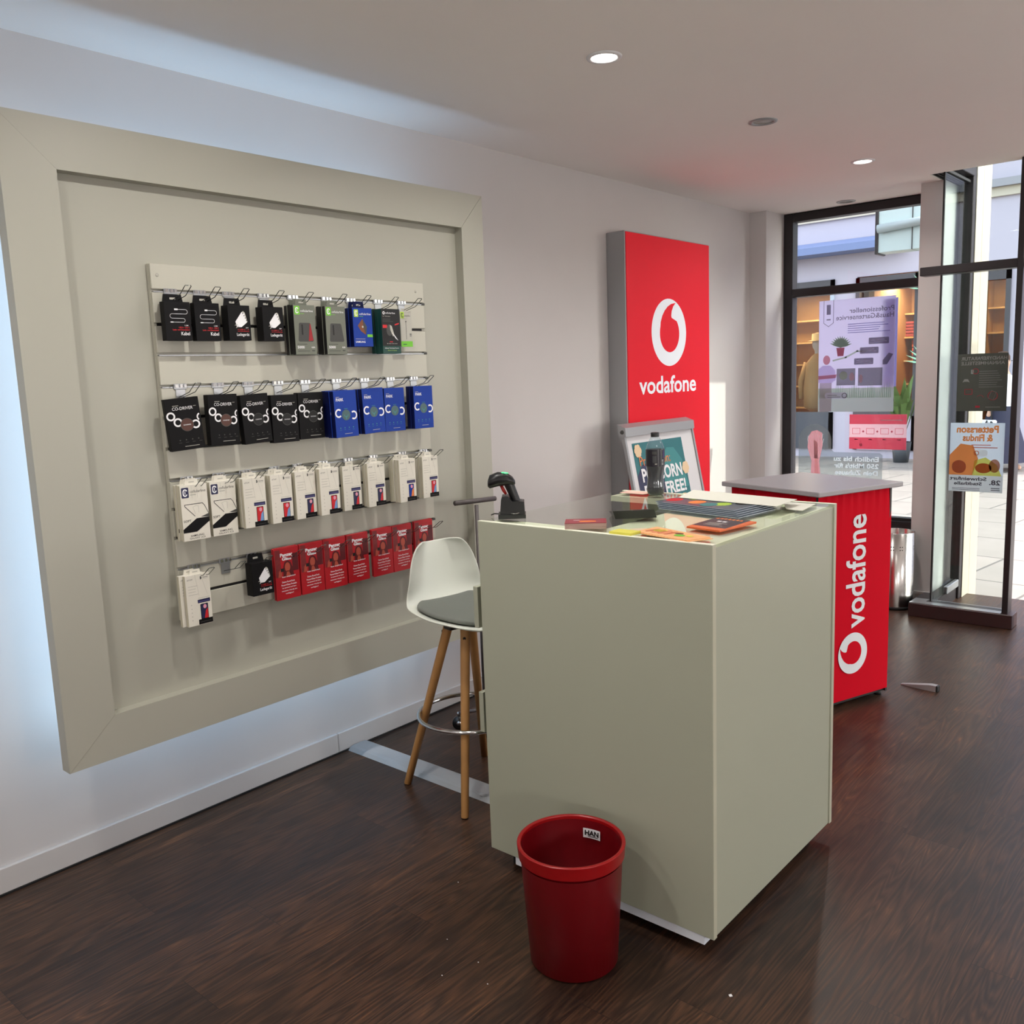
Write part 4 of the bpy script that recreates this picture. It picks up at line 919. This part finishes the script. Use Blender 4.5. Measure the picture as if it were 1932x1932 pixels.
# ---------------------------------------------------------------- white sales counter
X0, X1, Y0, Y1, ZT, ZB = -1.886, -1.0785, 1.996, 2.814, 1.144, .06
def counter():
    t = empty('sales_counter', ((X0+X1)/2, (Y0+Y1)/2, 0), 0, 'white block sales counter with glass top in the middle of the room', 'counter')
    inv = Matrix.Translation((-(X0+X1)/2, -(Y0+Y1)/2, 0))
    def P(mb, name, par=t):
        o = mb.build(name, par); 
        if par is t: o.matrix_parent_inverse = inv
        return o
    e = .019
    P(MB().box(X0, X1, Y0, Y0+e, ZB, ZT, lacquer, .0012), 'front_panel')
    P(MB().box(X0, X1, Y1-e, Y1, ZB, ZT, lacquer, .0012), 'rear_panel')
    P(MB().box(X1-.024, X1-.004, Y0+e, Y1-e, ZB, ZT-.010, lacquer, .0008), 'side_panel')
    P(MB().box(X0+.02, X1-.03, Y0+e, Y1-e, ZB, ZB+.02, lacquer), 'bottom_panel')
    eb = mat('edge_band', (190, 189, 168), .4)
    for ya, yb in ((Y0, Y0+e), (Y1-e, Y1)):
        P(MB().box(X0, X1, ya, yb, ZT, ZT+.0006, edge_cream), 'top_edge_band'); P(MB().box(X1, X1+.0006, ya+.001, yb-.001, ZB, ZT, eb), 'side_edge_band')
    # under-glass deck: leaves an open well on the staff side
    P(MB().box(X0, X1-.024, Y0+e, 2.105, ZT-.030, ZT-.0105, edge_cream).box(-1.49, X1-.024, 2.105, 2.72, ZT-.030, ZT-.0105, edge_cream).box(X0, X1-.024, 2.72, Y1-e, ZT-.030, ZT-.0105, edge_cream), 'deck')
    P(MB().box(X0+.002, -1.50, 2.105, 2.72, .93, .945, lacquer), 'shelf')
    P(MB().box(X0+.001, X1-.003, Y0+e+.001, Y1-e-.001, ZT-.0095, ZT-.0005, top_glass), 'glass_top')
    P(MB().box(X0+.05, X1-.055, Y0+.05, Y1-.05, .0, ZB-.025, blackm), 'plinth'); P(MB().box(X0+.10, X1-.03, Y0+.004, Y1-.035, ZB-.028, ZB, mat('strip_pale', (236, 242, 250), .35), .001), 'base_strip')
    for k, (z0, z1, q) in enumerate(((.79, .925, .035), (.60, .78, .0), (.44, .575, .03), (.24, .43, .0))):
        d = P(MB().box(X0-.019-q, X0-q, Y0+e+.004, Y1-e-.004, z0, z1, lacquer, .001), 'drawer')
        d.matrix_parent_inverse = inv
        h = MB().box(X0-.03-q, X0-.019-q, 2.30, 2.5, z1-.03, z1-.015, alu).build('handle', d)
counter()

# ---------------------------------------------------------------- red waste bin
def waste_bin():
    t = empty('waste_bin', (-1.390, 1.784, 0), 0, 'dark red plastic waste bin in front of the white counter', 'waste bin')
    r0, r1, h = .120, .1375, .342
    MB().lathe([(0, .0), (r0-.01, .0), (r0, .006), (r1, h-.045)], red_bin, 64).lathe([(r1-.003, h-.01), (r0-.004, .008), (0, .006)], red_bin, 64).build('bin_body', t)
    MB().lathe([(r1+.001, h-.036), (r1+.006, h-.036)], red_rim, 64, smooth=False).lathe([(r1+.006, h-.036), (r1+.009, h-.002)], red_rim, 64).lathe([(r1+.009, h-.002), (r1+.0075, h), (r1+.0005, h), (r1-.0015, h-.003)], red_rim, 64).lathe([(r1-.0015, h-.003), (r1-.003, h-.02)], red_rim, 64).build('rim', t)
    # sticker on the inner wall, far side from the camera
    m = MB(); a0 = math.atan2(1.79, -1.39)-.48; R = r1-.0065; zc = h-.046
    def pt(u, v, k): a = a0-u/R; rr = R-(.0+.0004*k)-0-(.0012 if v < 0 else 0); return (rr*math.cos(a), rr*math.sin(a), zc+v)
    def grid(u0, u1, v0, v1, mt, k, n=8):
        vs = [pt(u0+(u1-u0)*i/n, v, k) for i in range(n+1) for v in (v0, v1)]; m.add(vs, [(2*i, 2*i+1, 2*i+3, 2*i+2) for i in range(n)], mt, True)
    grid(-.027, .027, -.014, .014, white_print, 3)
    vs, fs = text_geo('HAN', .04); m.add([pt(-.022+.044*x, -.006+.015*y, 5) for x, y in vs], fs, blackm); grid(-.012, .020, -.0095, -.0075, blackm, 5)
    m.build('sticker', t)
waste_bin()

# ---------------------------------------------------------------- stainless bin
def steel_bin():
    t = empty('steel_bin', (-1.893, 5.955, 0), 0, 'round stainless steel bin with small punched holes beside the pier', 'waste bin')
    r, h = .118, .50
    m = MB().lathe([(r, .02), (r, h), (r-.003, h+.002), (r-.004, h), (r-.004, .03)], stainless, 56).lathe([(r-.004, .03), (0, .03)], stainless, 30); m.build('bin_body', t)
    MB().lathe([(0, 0), (r, 0), (r, .02), (r-.01, .022)], blackm, 40).build('base_ring', t)
    m = MB()
    for i in range(28):
        for z in (h-.085, h-.105):
            a = 2*PI*(i+.5*(i % 2))/28; cx, cy = math.cos(a), math.sin(a); q = .0035
            c = Vector((cx*(r+.0006), cy*(r+.0006), z)); u = Vector((-cy, cx, 0)); v = Vector((0, 0, 1))
            m.add([c+u*q*math.cos(b)+v*q*math.sin(b) for b in [k*PI/4 for k in range(8)]], [tuple(range(8))], blackm)
    m.build('punched_holes', t)
steel_bin()

# ---------------------------------------------------------------- bar stool
def stool():
    ang = math.radians(-10)
    t = empty('bar_stool', (-2.33, 2.39, 0), ang, 'white shell bar stool with grey seat pad and wooden legs beside counter', 'stool')
    prof = [(-.212, .955, .085), (-.210, .946, .110), (-.203, .912, .137), (-.196, .865, .154), (-.188, .815, .166), (-.178, .765, .175), (-.155, .722, .185), (-.11, .700, .198), (-.05, .692, .202), (.03, .690, .203), (.10, .694, .198), (.155, .695, .182), (.185, .688, .150), (.20, .678, .10)]
    nu = 14
    def surf(u, j, off=0):
        f, z, w_ = prof[j]; k = abs(u)**2.6; s = 1 if j < 6 else 0; b = min(1, max(0, (j-4)/3))
        y = u*w_; x = f+(1-b)*.055*k+0*b; zz = z+b*.030*k*(1-.6*max(0, (j-8)/5))
        return Vector((x, y, zz+off))
    vs = [surf(-1+2*i/nu, j) for j in range(len(prof)) for i in range(nu+1)]
    fs = [(j*(nu+1)+i, j*(nu+1)+i+1, (j+1)*(nu+1)+i+1, (j+1)*(nu+1)+i) for j in range(len(prof)-1) for i in range(nu)]
    o = MB().add(vs, fs, shell_white, True).build('seat_shell', t)
    md = o.modifiers.new('thick', 'SOLIDIFY'); md.thickness = .009; md.offset = 1
    md = o.modifiers.new('smooth', 'SUBSURF'); md.levels = 1; md.render_levels = 2
    vs = []; rows = list(range(6, 13))
    for j in rows:
        sc = .84 if j not in (6, 12) else .62
        for i in range(nu+1): vs.append(surf((-1+2*i/nu)*sc, j, .012))
    n = len(rows); fs = [(j*(nu+1)+i, j*(nu+1)+i+1, (j+1)*(nu+1)+i+1, (j+1)*(nu+1)+i) for j in range(n-1) for i in range(nu)]
    o = MB().add(vs, fs, cushion, True).build('seat_pad', t)
    md = o.modifiers.new('thick', 'SOLIDIFY'); md.thickness = .016; md.offset = 0
    md = o.modifiers.new('smooth', 'SUBSURF'); md.levels = 1; md.render_levels = 2
    for sx in (-1, 1):
        for sy in (-1, 1):
            l = MB().tube([(sx*.192, sy*.192, .003), (sx*.192, sy*.192, .004), (sx*.052, sy*.052, .66), (sx*.05, sy*.05, .675)], [.013, .0145, .0185, .018], oak, 16).build('leg', t)
            b = Vector((sx*.0585, sy*.0585, .625)); n_ = Vector((sx, sy, 0)).normalized()
            MB().tube([b+n_*.012, b+n_*.021], .006, black, 10).tube([b+n_*.012+Vector((0, 0, -.032)), b+n_*.021+Vector((0, 0, -.032))], .006, black, 10).build('bolt', l)
            MB().lathe([(.0, 0), (.013, 0), (.0135, .004)], black, 14, sx*.192, sy*.192).build('foot_cap', l)
    MB().box(-.10, .10, -.022, .022, .650, .684, black, .003).box(-.022, .022, -.10, .10, .650, .684, black, .003).build('mounting_cross', t)
    MB().tube([(.207*math.cos(a), .207*math.sin(a), .30) for a in [i*2*PI/64 for i in range(64)]], .0085, chrome, 12, closed=True).build('foot_ring', t)
stool()

# ---------------------------------------------------------------- floor duct, pole stand, small things
m = MB(); prof = [(2.302, .0), (2.318, .011), (2.335, .014), (2.40, .014), (2.424, .0)]
m.extr([(XL+.02, y, z) for y, z in prof], (1.165, 0, 0), mat('duct_aluminium', (178, 182, 186), .45, metal=.4, noise=.03, nscale=30))
tag(m.build('cable_duct'), 'flat silver cable duct on the floor from the wall to the counter', 'cable duct')
def pole_stand():
    t = empty('pole_stand', (-2.69, 2.845, 0), 0, 'grey T-handled pole on castors behind the bar stool', 'stand')
    pg = mat('pole_grey', (96, 90, 90), .5, metal=.3, noise=.15, nscale=80)
    MB().tube([(0, 0, .07), (0, 0, 1.03)], .009, pg, 12).build('pole', t)
    d = Vector((.6, -.0, 0)); MB().tube([(-.016, -.118, 1.052), (.006, .118, 1.045)], .011, pg, 12).build('crossbar', t)
    for k in range(4):
        a = k*PI/2-2.4; c, s_ = math.cos(a), math.sin(a)
        l = MB().tube([(0, 0, .09), (c*.122, s_*.122, .075)], .009, pg, 8).build('base_arm', t)
        MB().tube([(c*.122-s_*.012, s_*.122+c*.012, .0305), (c*.122+s_*.012, s_*.122-c*.012, .0305)], .03, black, 20).tube([(c*.122-s_*.014, s_*.122+c*.014, .0305), (c*.122+s_*.014, s_*.122-c*.014, .0305)], .010, chrome, 12).tube([(c*.122, s_*.122, .08), (c*.122, s_*.122, .062)], .007, chrome, 8).build('castor', l)
pole_stand()
# scanner and cradle on the counter
def scanner():
    t = empty('scanner_cradle', (-1.838, 2.105, ZT), math.radians(40), 'black scanner cradle on the left corner of the white counter', 'cradle')
    m = MB()   # outline in local x (right) / z, extruded along y
    o1 = [(-.038, 0), (.042, 0), (.040, .052), (.020, .055), (.004, .052), (-.006, .064), (-.010, .070), (-.028, .070), (-.032, .06)]
    m.extr([(x, -.028, z) for x, z in o1], (0, .056, 0), black, False); m.extr([(-.042, -.034, 0), (.044, -.034, 0), (.044, -.034, .012), (-.042, -.034, .014)], (0, .068, 0), black)
    o = m.build('cradle_body', t); b = o.modifiers.new('bevel', 'BEVEL'); b.width = .005; b.segments = 3
    MB().tube([(-.002, -.0365, .018), (.012, -.0375, .0165), (.024, -.0365, .019)], .0012, chrome, 6).build('chrome_trim', t)
    MB().tube([(-.04, .0, .012), (-.055, .01, .012), (-.066, .03, .005), (-.066, .06, .003)], .002, black, 6).build('cable', t)
    s_ = empty('barcode_scanner', (-1.838, 2.105, ZT+.03), math.radians(40), 'black handheld barcode scanner standing in its cradle with green light', 'scanner')
    m = MB(); vs = []; ns = 18
    sec = [(.022, .0, .013, .016), (.010, .03, .014, .016), (-.002, .062, .0145, .016), (-.010, .085, .016, .018)]
    P0 = []
    m.tube([(.024, 0, -.004), (.014, 0, .024), (.002, 0, .056), (-.006, 0, .078), (-.010, 0, .090)], [.0125, .0135, .0145, .016, .017], black, 16); m.build('handle', s_)
    m = MB(); L = [(-.072, .010, .080, .020), (-.066, .022, .086, .023), (-.04, .024, .094, .025), (-.012, .021, .093, .024), (.006, .015, .086, .018), (.014, .006, .081, .009)]
    vs = []; fs = []; n = 20
    for x, hz, cz, hy in L:
        for i in range(n):
            a = 2*PI*i/n; c, q = math.cos(a), math.sin(a); e = 2.6 if x < -.05 else 2.2
            vs.append((x+.02*(cz-.09 if 0 else 0)-.10*hz*q*0, hy*abs(c)**(2/e)*(1 if c > 0 else -1), cz+hz*abs(q)**(2/e)*(1 if q > 0 else -1)*(.9 if q > 0 else 1)))
    for j in range(len(L)-1):
        for i in range(n): k = (i+1) % n; fs.append((j*n+i, j*n+k, (j+1)*n+k, (j+1)*n+i))
    fs += [tuple(range(n)), tuple(range((len(L)-1)*n, len(L)*n))]
    m.add(vs, fs, black, True); m.build('scanner_head', s_)
    MB().lathe([(.012, 0), (.010, .002), (0, .003)], mat('green_indicator', (60, 200, 120), .3, emit=(90, 235, 150), estr=.9), 16).build('indicator_light', s_, loc=(-.018, -.004, .1115), rot=(0, .12, 0))
    MB().tube([(-.030, 0, .072), (-.024, 0, .058), (-.016, 0, .044)], [.005, .0055, .004], mat('trigger_red', (150, 26, 20), .4), 8).build('trigger', s_)
scanner()
# bottle
def bottle():
    x, y = -1.712, 2.752
    t = empty('cola_bottle', (x, y, ZT), 0, 'half full plastic cola bottle with black cap on the glass counter top', 'bottle')
    pet = glass_mat('bottle_plastic', (238, 244, 246), 1.5, .05, .09, (200, 214, 224)); cola = mat('cola', (30, 8, 12), .08)
    H_ = .222
    body = [(.0, .006), (.012, .001), (.024, .0), (.030, .008), (.0325, .02), (.031, .035), (.0285, .06), (.0295, .075), (.0320, .098), (.0335, .102), (.0335, .162), (.0325, .168), (.028, .182), (.020, .200), (.0135, .210), (.0130, .216)]
    MB().lathe(body, pet, 40).build('bottle_body', t)
    MB().lathe([(0, .009)]+[(r-.0012, z) for r, z in body[2:7]]+[(.0283, .075), (.0306, .098), (.032, .103), (.032, .158), (0, .158)], cola, 40).build('cola_fill', t)
    m = MB().lathe([(.0338, .104), (.0338, .164)], mat('label_black', (20, 16, 30), .3), 40)
    for k, (a, z0, z1, w_, mt) in enumerate(((-1.35, .148, .158, .5, dgrey), (-1.30, .118, .142, .42, mat('label_grey', (58, 58, 62), .4)), (-.25, .110, .128, .22, white_print), (-1.05, .112, .115, .22, lgrey), (-.1, .134, .160, .3, mat('label_violet', (52, 38, 96), .4)))):
        vs = [(.0341*math.cos(a+w_*i/4), .0341*math.sin(a+w_*i/4), z) for i in range(5) for z in (z0, z1)]; m.add(vs, [(2*i, 2*i+1, 2*i+3, 2*i+2) for i in range(4)], mt, True)
        if k == 2:
            for q in range(5): vs = [(.0344*math.cos(a+.02+.04*q+d), .0344*math.sin(a+.02+.04*q+d), z) for d in (0, .02) for z in (z0+.003, z1-.002)]; m.add(vs, [(0, 1, 3, 2)], blackm)
    m.build('label', t)
    MB().lathe([(.0145, .208), (.0150, .210), (.0150, .222), (.0135, .224), (0, .224)], black, 28).build('cap', t)
bottle()
def sheet(name, pts, z, th, mt, draw=None, label='', cat='', top=None, curl=0):
    """pts: 4 corners (x,y) counter-clockwise seen from above"""
    m = MB(); m.prism(pts, 0, th, mt)
    if draw:
        o = Vector((pts[0][0], pts[0][1], th)); u = Vector((pts[1][0]-pts[0][0], pts[1][1]-pts[0][1], 0)); v = Vector((pts[3][0]-pts[0][0], pts[3][1]-pts[0][1], 0))
        draw(Print(m, o, u, v, .0002))
    return tag(m.build(name, loc=(0, 0, z)), label, cat)
# card stack
def rect(cx, cy, w_, h_, a):
    c, s_ = math.cos(a), math.sin(a); return [(cx+c*x-s_*y, cy+s_*x+c*y) for x, y in ((-w_/2, -h_/2), (w_/2, -h_/2), (w_/2, h_/2), (-w_/2, h_/2))]
wine = mat('card_wine', (140, 30, 50), .4)
for k in range(12):
    sheet('leaflet', rect(-1.525+.0008*math.sin(k*3), 2.070+.001*math.sin(k*5), .118, .078, .62+.012*math.sin(k*2.3)), ZT+.0002+k*.0015, .0013, wine if k == 11 else mat('card_edge', (190, 160, 150), .6),
          (lambda p: p.rect(.35, .25, .75, .5, orange_p).rect(.2, .62, .35, .68, white_print)) if k == 11 else None,
          ('wine red leaflet on top of the small stack near the counter front edge' if k == 11 else 'leaflet in the small stack near the counter front, %s from the bottom' % (ORD+['eleventh'])[k]), 'leaflet')['group'] = 'leaflets in the small stack'
# calculator
def calculator():
    t = empty('calculator', (-1.512, 2.285, ZT), .72, 'black desk calculator lying on the glass counter top', 'calculator')
    m = MB(); m.extr([(-.060, -.05, .027), (-.052, -.045, .002), (-.052, .05, .0), (-.060, .055, .011)], (.125, 0, 0), black); o = m.build('calculator_body', t)
    MB().extr([(-.045, .02, .0150), (-.045, .05, .0105), (-.045, .048, .0135), (-.045, .022, .0175)], (.09, 0, 0), mat('lcd_grey', (58, 64, 58), .4)).build('display', t)
    m = MB()
    for i in range(6):
        for j in range(4): x = -.052+i*.0185; y = -.044+j*.016; z = .0255-(y+.05)*.152; m.box(x, x+.013, y, y+.011, z-.003, z+.002, dgrey, .0008)
    m.build('keys', t)
calculator()
sheet('sticky_notes', rect(-1.365, 2.033, .072, .048, -.02), ZT, .007, mat('note_yellow', (214, 206, 84), .8), None, 'small block of yellow sticky notes on the counter front edge', 'sticky notes')
def d_orange(seed):
    def f(p):
        for i, (a, b, r, mt) in enumerate(((.25, .6, .12, yellow_p), (.42, .5, .10, mat('print_salmon', (236, 160, 110), .6)), (.7, .4, .09, green_p), (.62, .6, .07, brown_p), (.85, .5, .06, yellow_p))): p.disc(a, b, r, mt, 1+i, r*1.6, 14)
        for i in range(4): p.line([(.1+.12*i, .25), (.16+.12*i, .75)], .02, red_p, 7)
    return f
def quad(*px): # corners on counter top from photo measurements
    return [tuple(p) for p in px]
sheet('flyer', quad((-1.345, 2.055), (-1.150, 2.005), (-1.118, 2.075), (-1.335, 2.150)), ZT+.0002, .0012, mat('flyer_peach', (236, 176, 120), .7), d_orange(1), 'orange food flyer on the counter front right, upper of the pair', 'flyer')
sheet('flyer', quad((-1.352, 2.064), (-1.16, 2.012), (-1.13, 2.084), (-1.34, 2.158)), ZT+.0016, .0010, mat('flyer_peach', (236, 176, 120), .7), d_orange(2), 'orange food flyer on the counter front right, lower of the pair', 'flyer')
def d_dark(p):
    p.rect(.0, .16, 1, 1, mat('flyer_charcoal', (66, 60, 66), .4), 1)
    for i in range(7): p.poly([(.05+.12*i, .86), (.10+.12*i, .96), (.16+.12*i, .84)], orange_p, 2)
    p.rect(.3, .62, .42, .70, white_print, 2).rect(.46, .62, .58, .70, white_print, 2).lines(.2, .3, .8, .55, 4, lgrey, 2, .35)
for k in range(3):
    sheet('flyer', [(x+.0015*k, y-.002*k) for x, y in quad((-1.262, 2.188), (-1.150, 2.170), (-1.128, 2.345), (-1.262, 2.372))], ZT+.0002+k*.0022, .0018, mat('flyer_orange_edge', (222, 110, 60), .5), d_dark if k == 2 else None,
          ['bottom', 'middle', 'top'][k]+' dark and orange flyer of the fanned trio by the counter right edge', 'flyer')['group'] = 'dark orange flyers'
def d_mag(p):
    p.rect(.0, .0, 1, 1, mat('magazine_dark', (70, 84, 96), .3), 1)
    for i, (a, b, mt) in enumerate(((.1, .3, red_p), (.25, .6, lime), (.4, .3, orange_p), (.55, .7, navy), (.7, .35, lime), (.85, .6, black_carton), (.15, .75, yellow_p), (.6, .2, lteal))): p.disc(a, b, .09, mt, 2+i*.2, .16, 10)
for k in range(5):
    dx = .012*k
    sheet('magazine', [(x-dx*.8, y+dx*.9) for x, y in quad((-1.52, 2.46), (-1.21, 2.40), (-1.19, 2.60), (-1.50, 2.68))], ZT+.0003+k*.0036, .0024, mat('magazine_page', (168, 178, 190), .5), d_mag,
          'glossy open magazine in the fanned pile, %s from the bottom' % ORD[k] if k < 4 else 'glossy magazine at the top of the fanned pile, under the white sheet', 'magazine')['group'] = 'magazines fanned on the counter'
sheet('paper_sheet', quad((-1.53, 2.60), (-1.165, 2.555), (-1.17, 2.72), (-1.58, 2.79)), ZT+.0188, .0012, paper, None, 'large white sheet of paper lying on the magazine pile', 'paper')
sheet('paper_sheet', quad((-1.165, 2.63), (-1.11, 2.62), (-1.13, 2.77), (-1.24, 2.775)), ZT+.0002, .0008, paper, None, 'small white slip at the back right of the counter top', 'paper')
sheet('paper_sheet', quad((-1.86, 2.74), (-1.755, 2.735), (-1.74, 2.80), (-1.86, 2.80)), ZT+.0001, .0008, mat('slip_pink', (230, 190, 176), .7), None, 'pale pink slip at the back left of the counter top', 'paper')

# things on the floor
m = MB(); m.extr([(0, -.013, .0), (.0, .013, .0), (.17, .016, .0), (.17, -.016, .0)], (0, 0, .002), silver)
m.add([(0, -.012, .003), (0, .012, .003), (.14, .016, .030), (.14, -.016, .030), (.17, -.016, .030), (.17, .016, .030)], [(0, 1, 2, 3), (3, 2, 5, 4)], silver)
m.add([(0, -.012, .003), (.14, -.016, .030), (.17, -.016, .030), (.17, -.016, .0), (0, -.012, 0), (0, .012, .003), (.14, .016, .030), (.17, .016, .030), (.17, .016, .0), (0, .012, 0)], [(0, 1, 2, 3, 4), (5, 6, 7, 8, 9)], silver)
o = m.build('door_wedge', loc=(-1.375, 4.475, 0), rot=(0, 0, -.08)); tag(o, 'silver metal door wedge with black end lying on the floor', 'door wedge')
MB().box(.168, .178, -.017, .017, 0, .031, blackm, .003).build('rubber_end', o)
def crumb(x, y, s_, label):
    tag(MB().box(-s_, s_, -s_, s_, 0, s_*.6, white_print, s_*.2).build('paper_scrap', loc=(x, y, 0), rot=(0, 0, .3+x)), label, 'scrap')
crumb(-.979, 1.899, .0042, 'small white square scrap on the floor right of the counter corner')
for i, (x, y) in enumerate(((-1.72, 1.62), (-1.58, 1.60), (-1.62, 1.50), (-1.90, 1.85), (-1.50, 1.55))):
    o = MB().box(-.0015, .0015, -.0012, .0012, 0, .001, white_print).build('paper_scrap', loc=(x, y, 0)); tag(o, 'tiny white crumb on the dark floor left of the red bin', 'scrap', 'tiny crumbs on the floor')
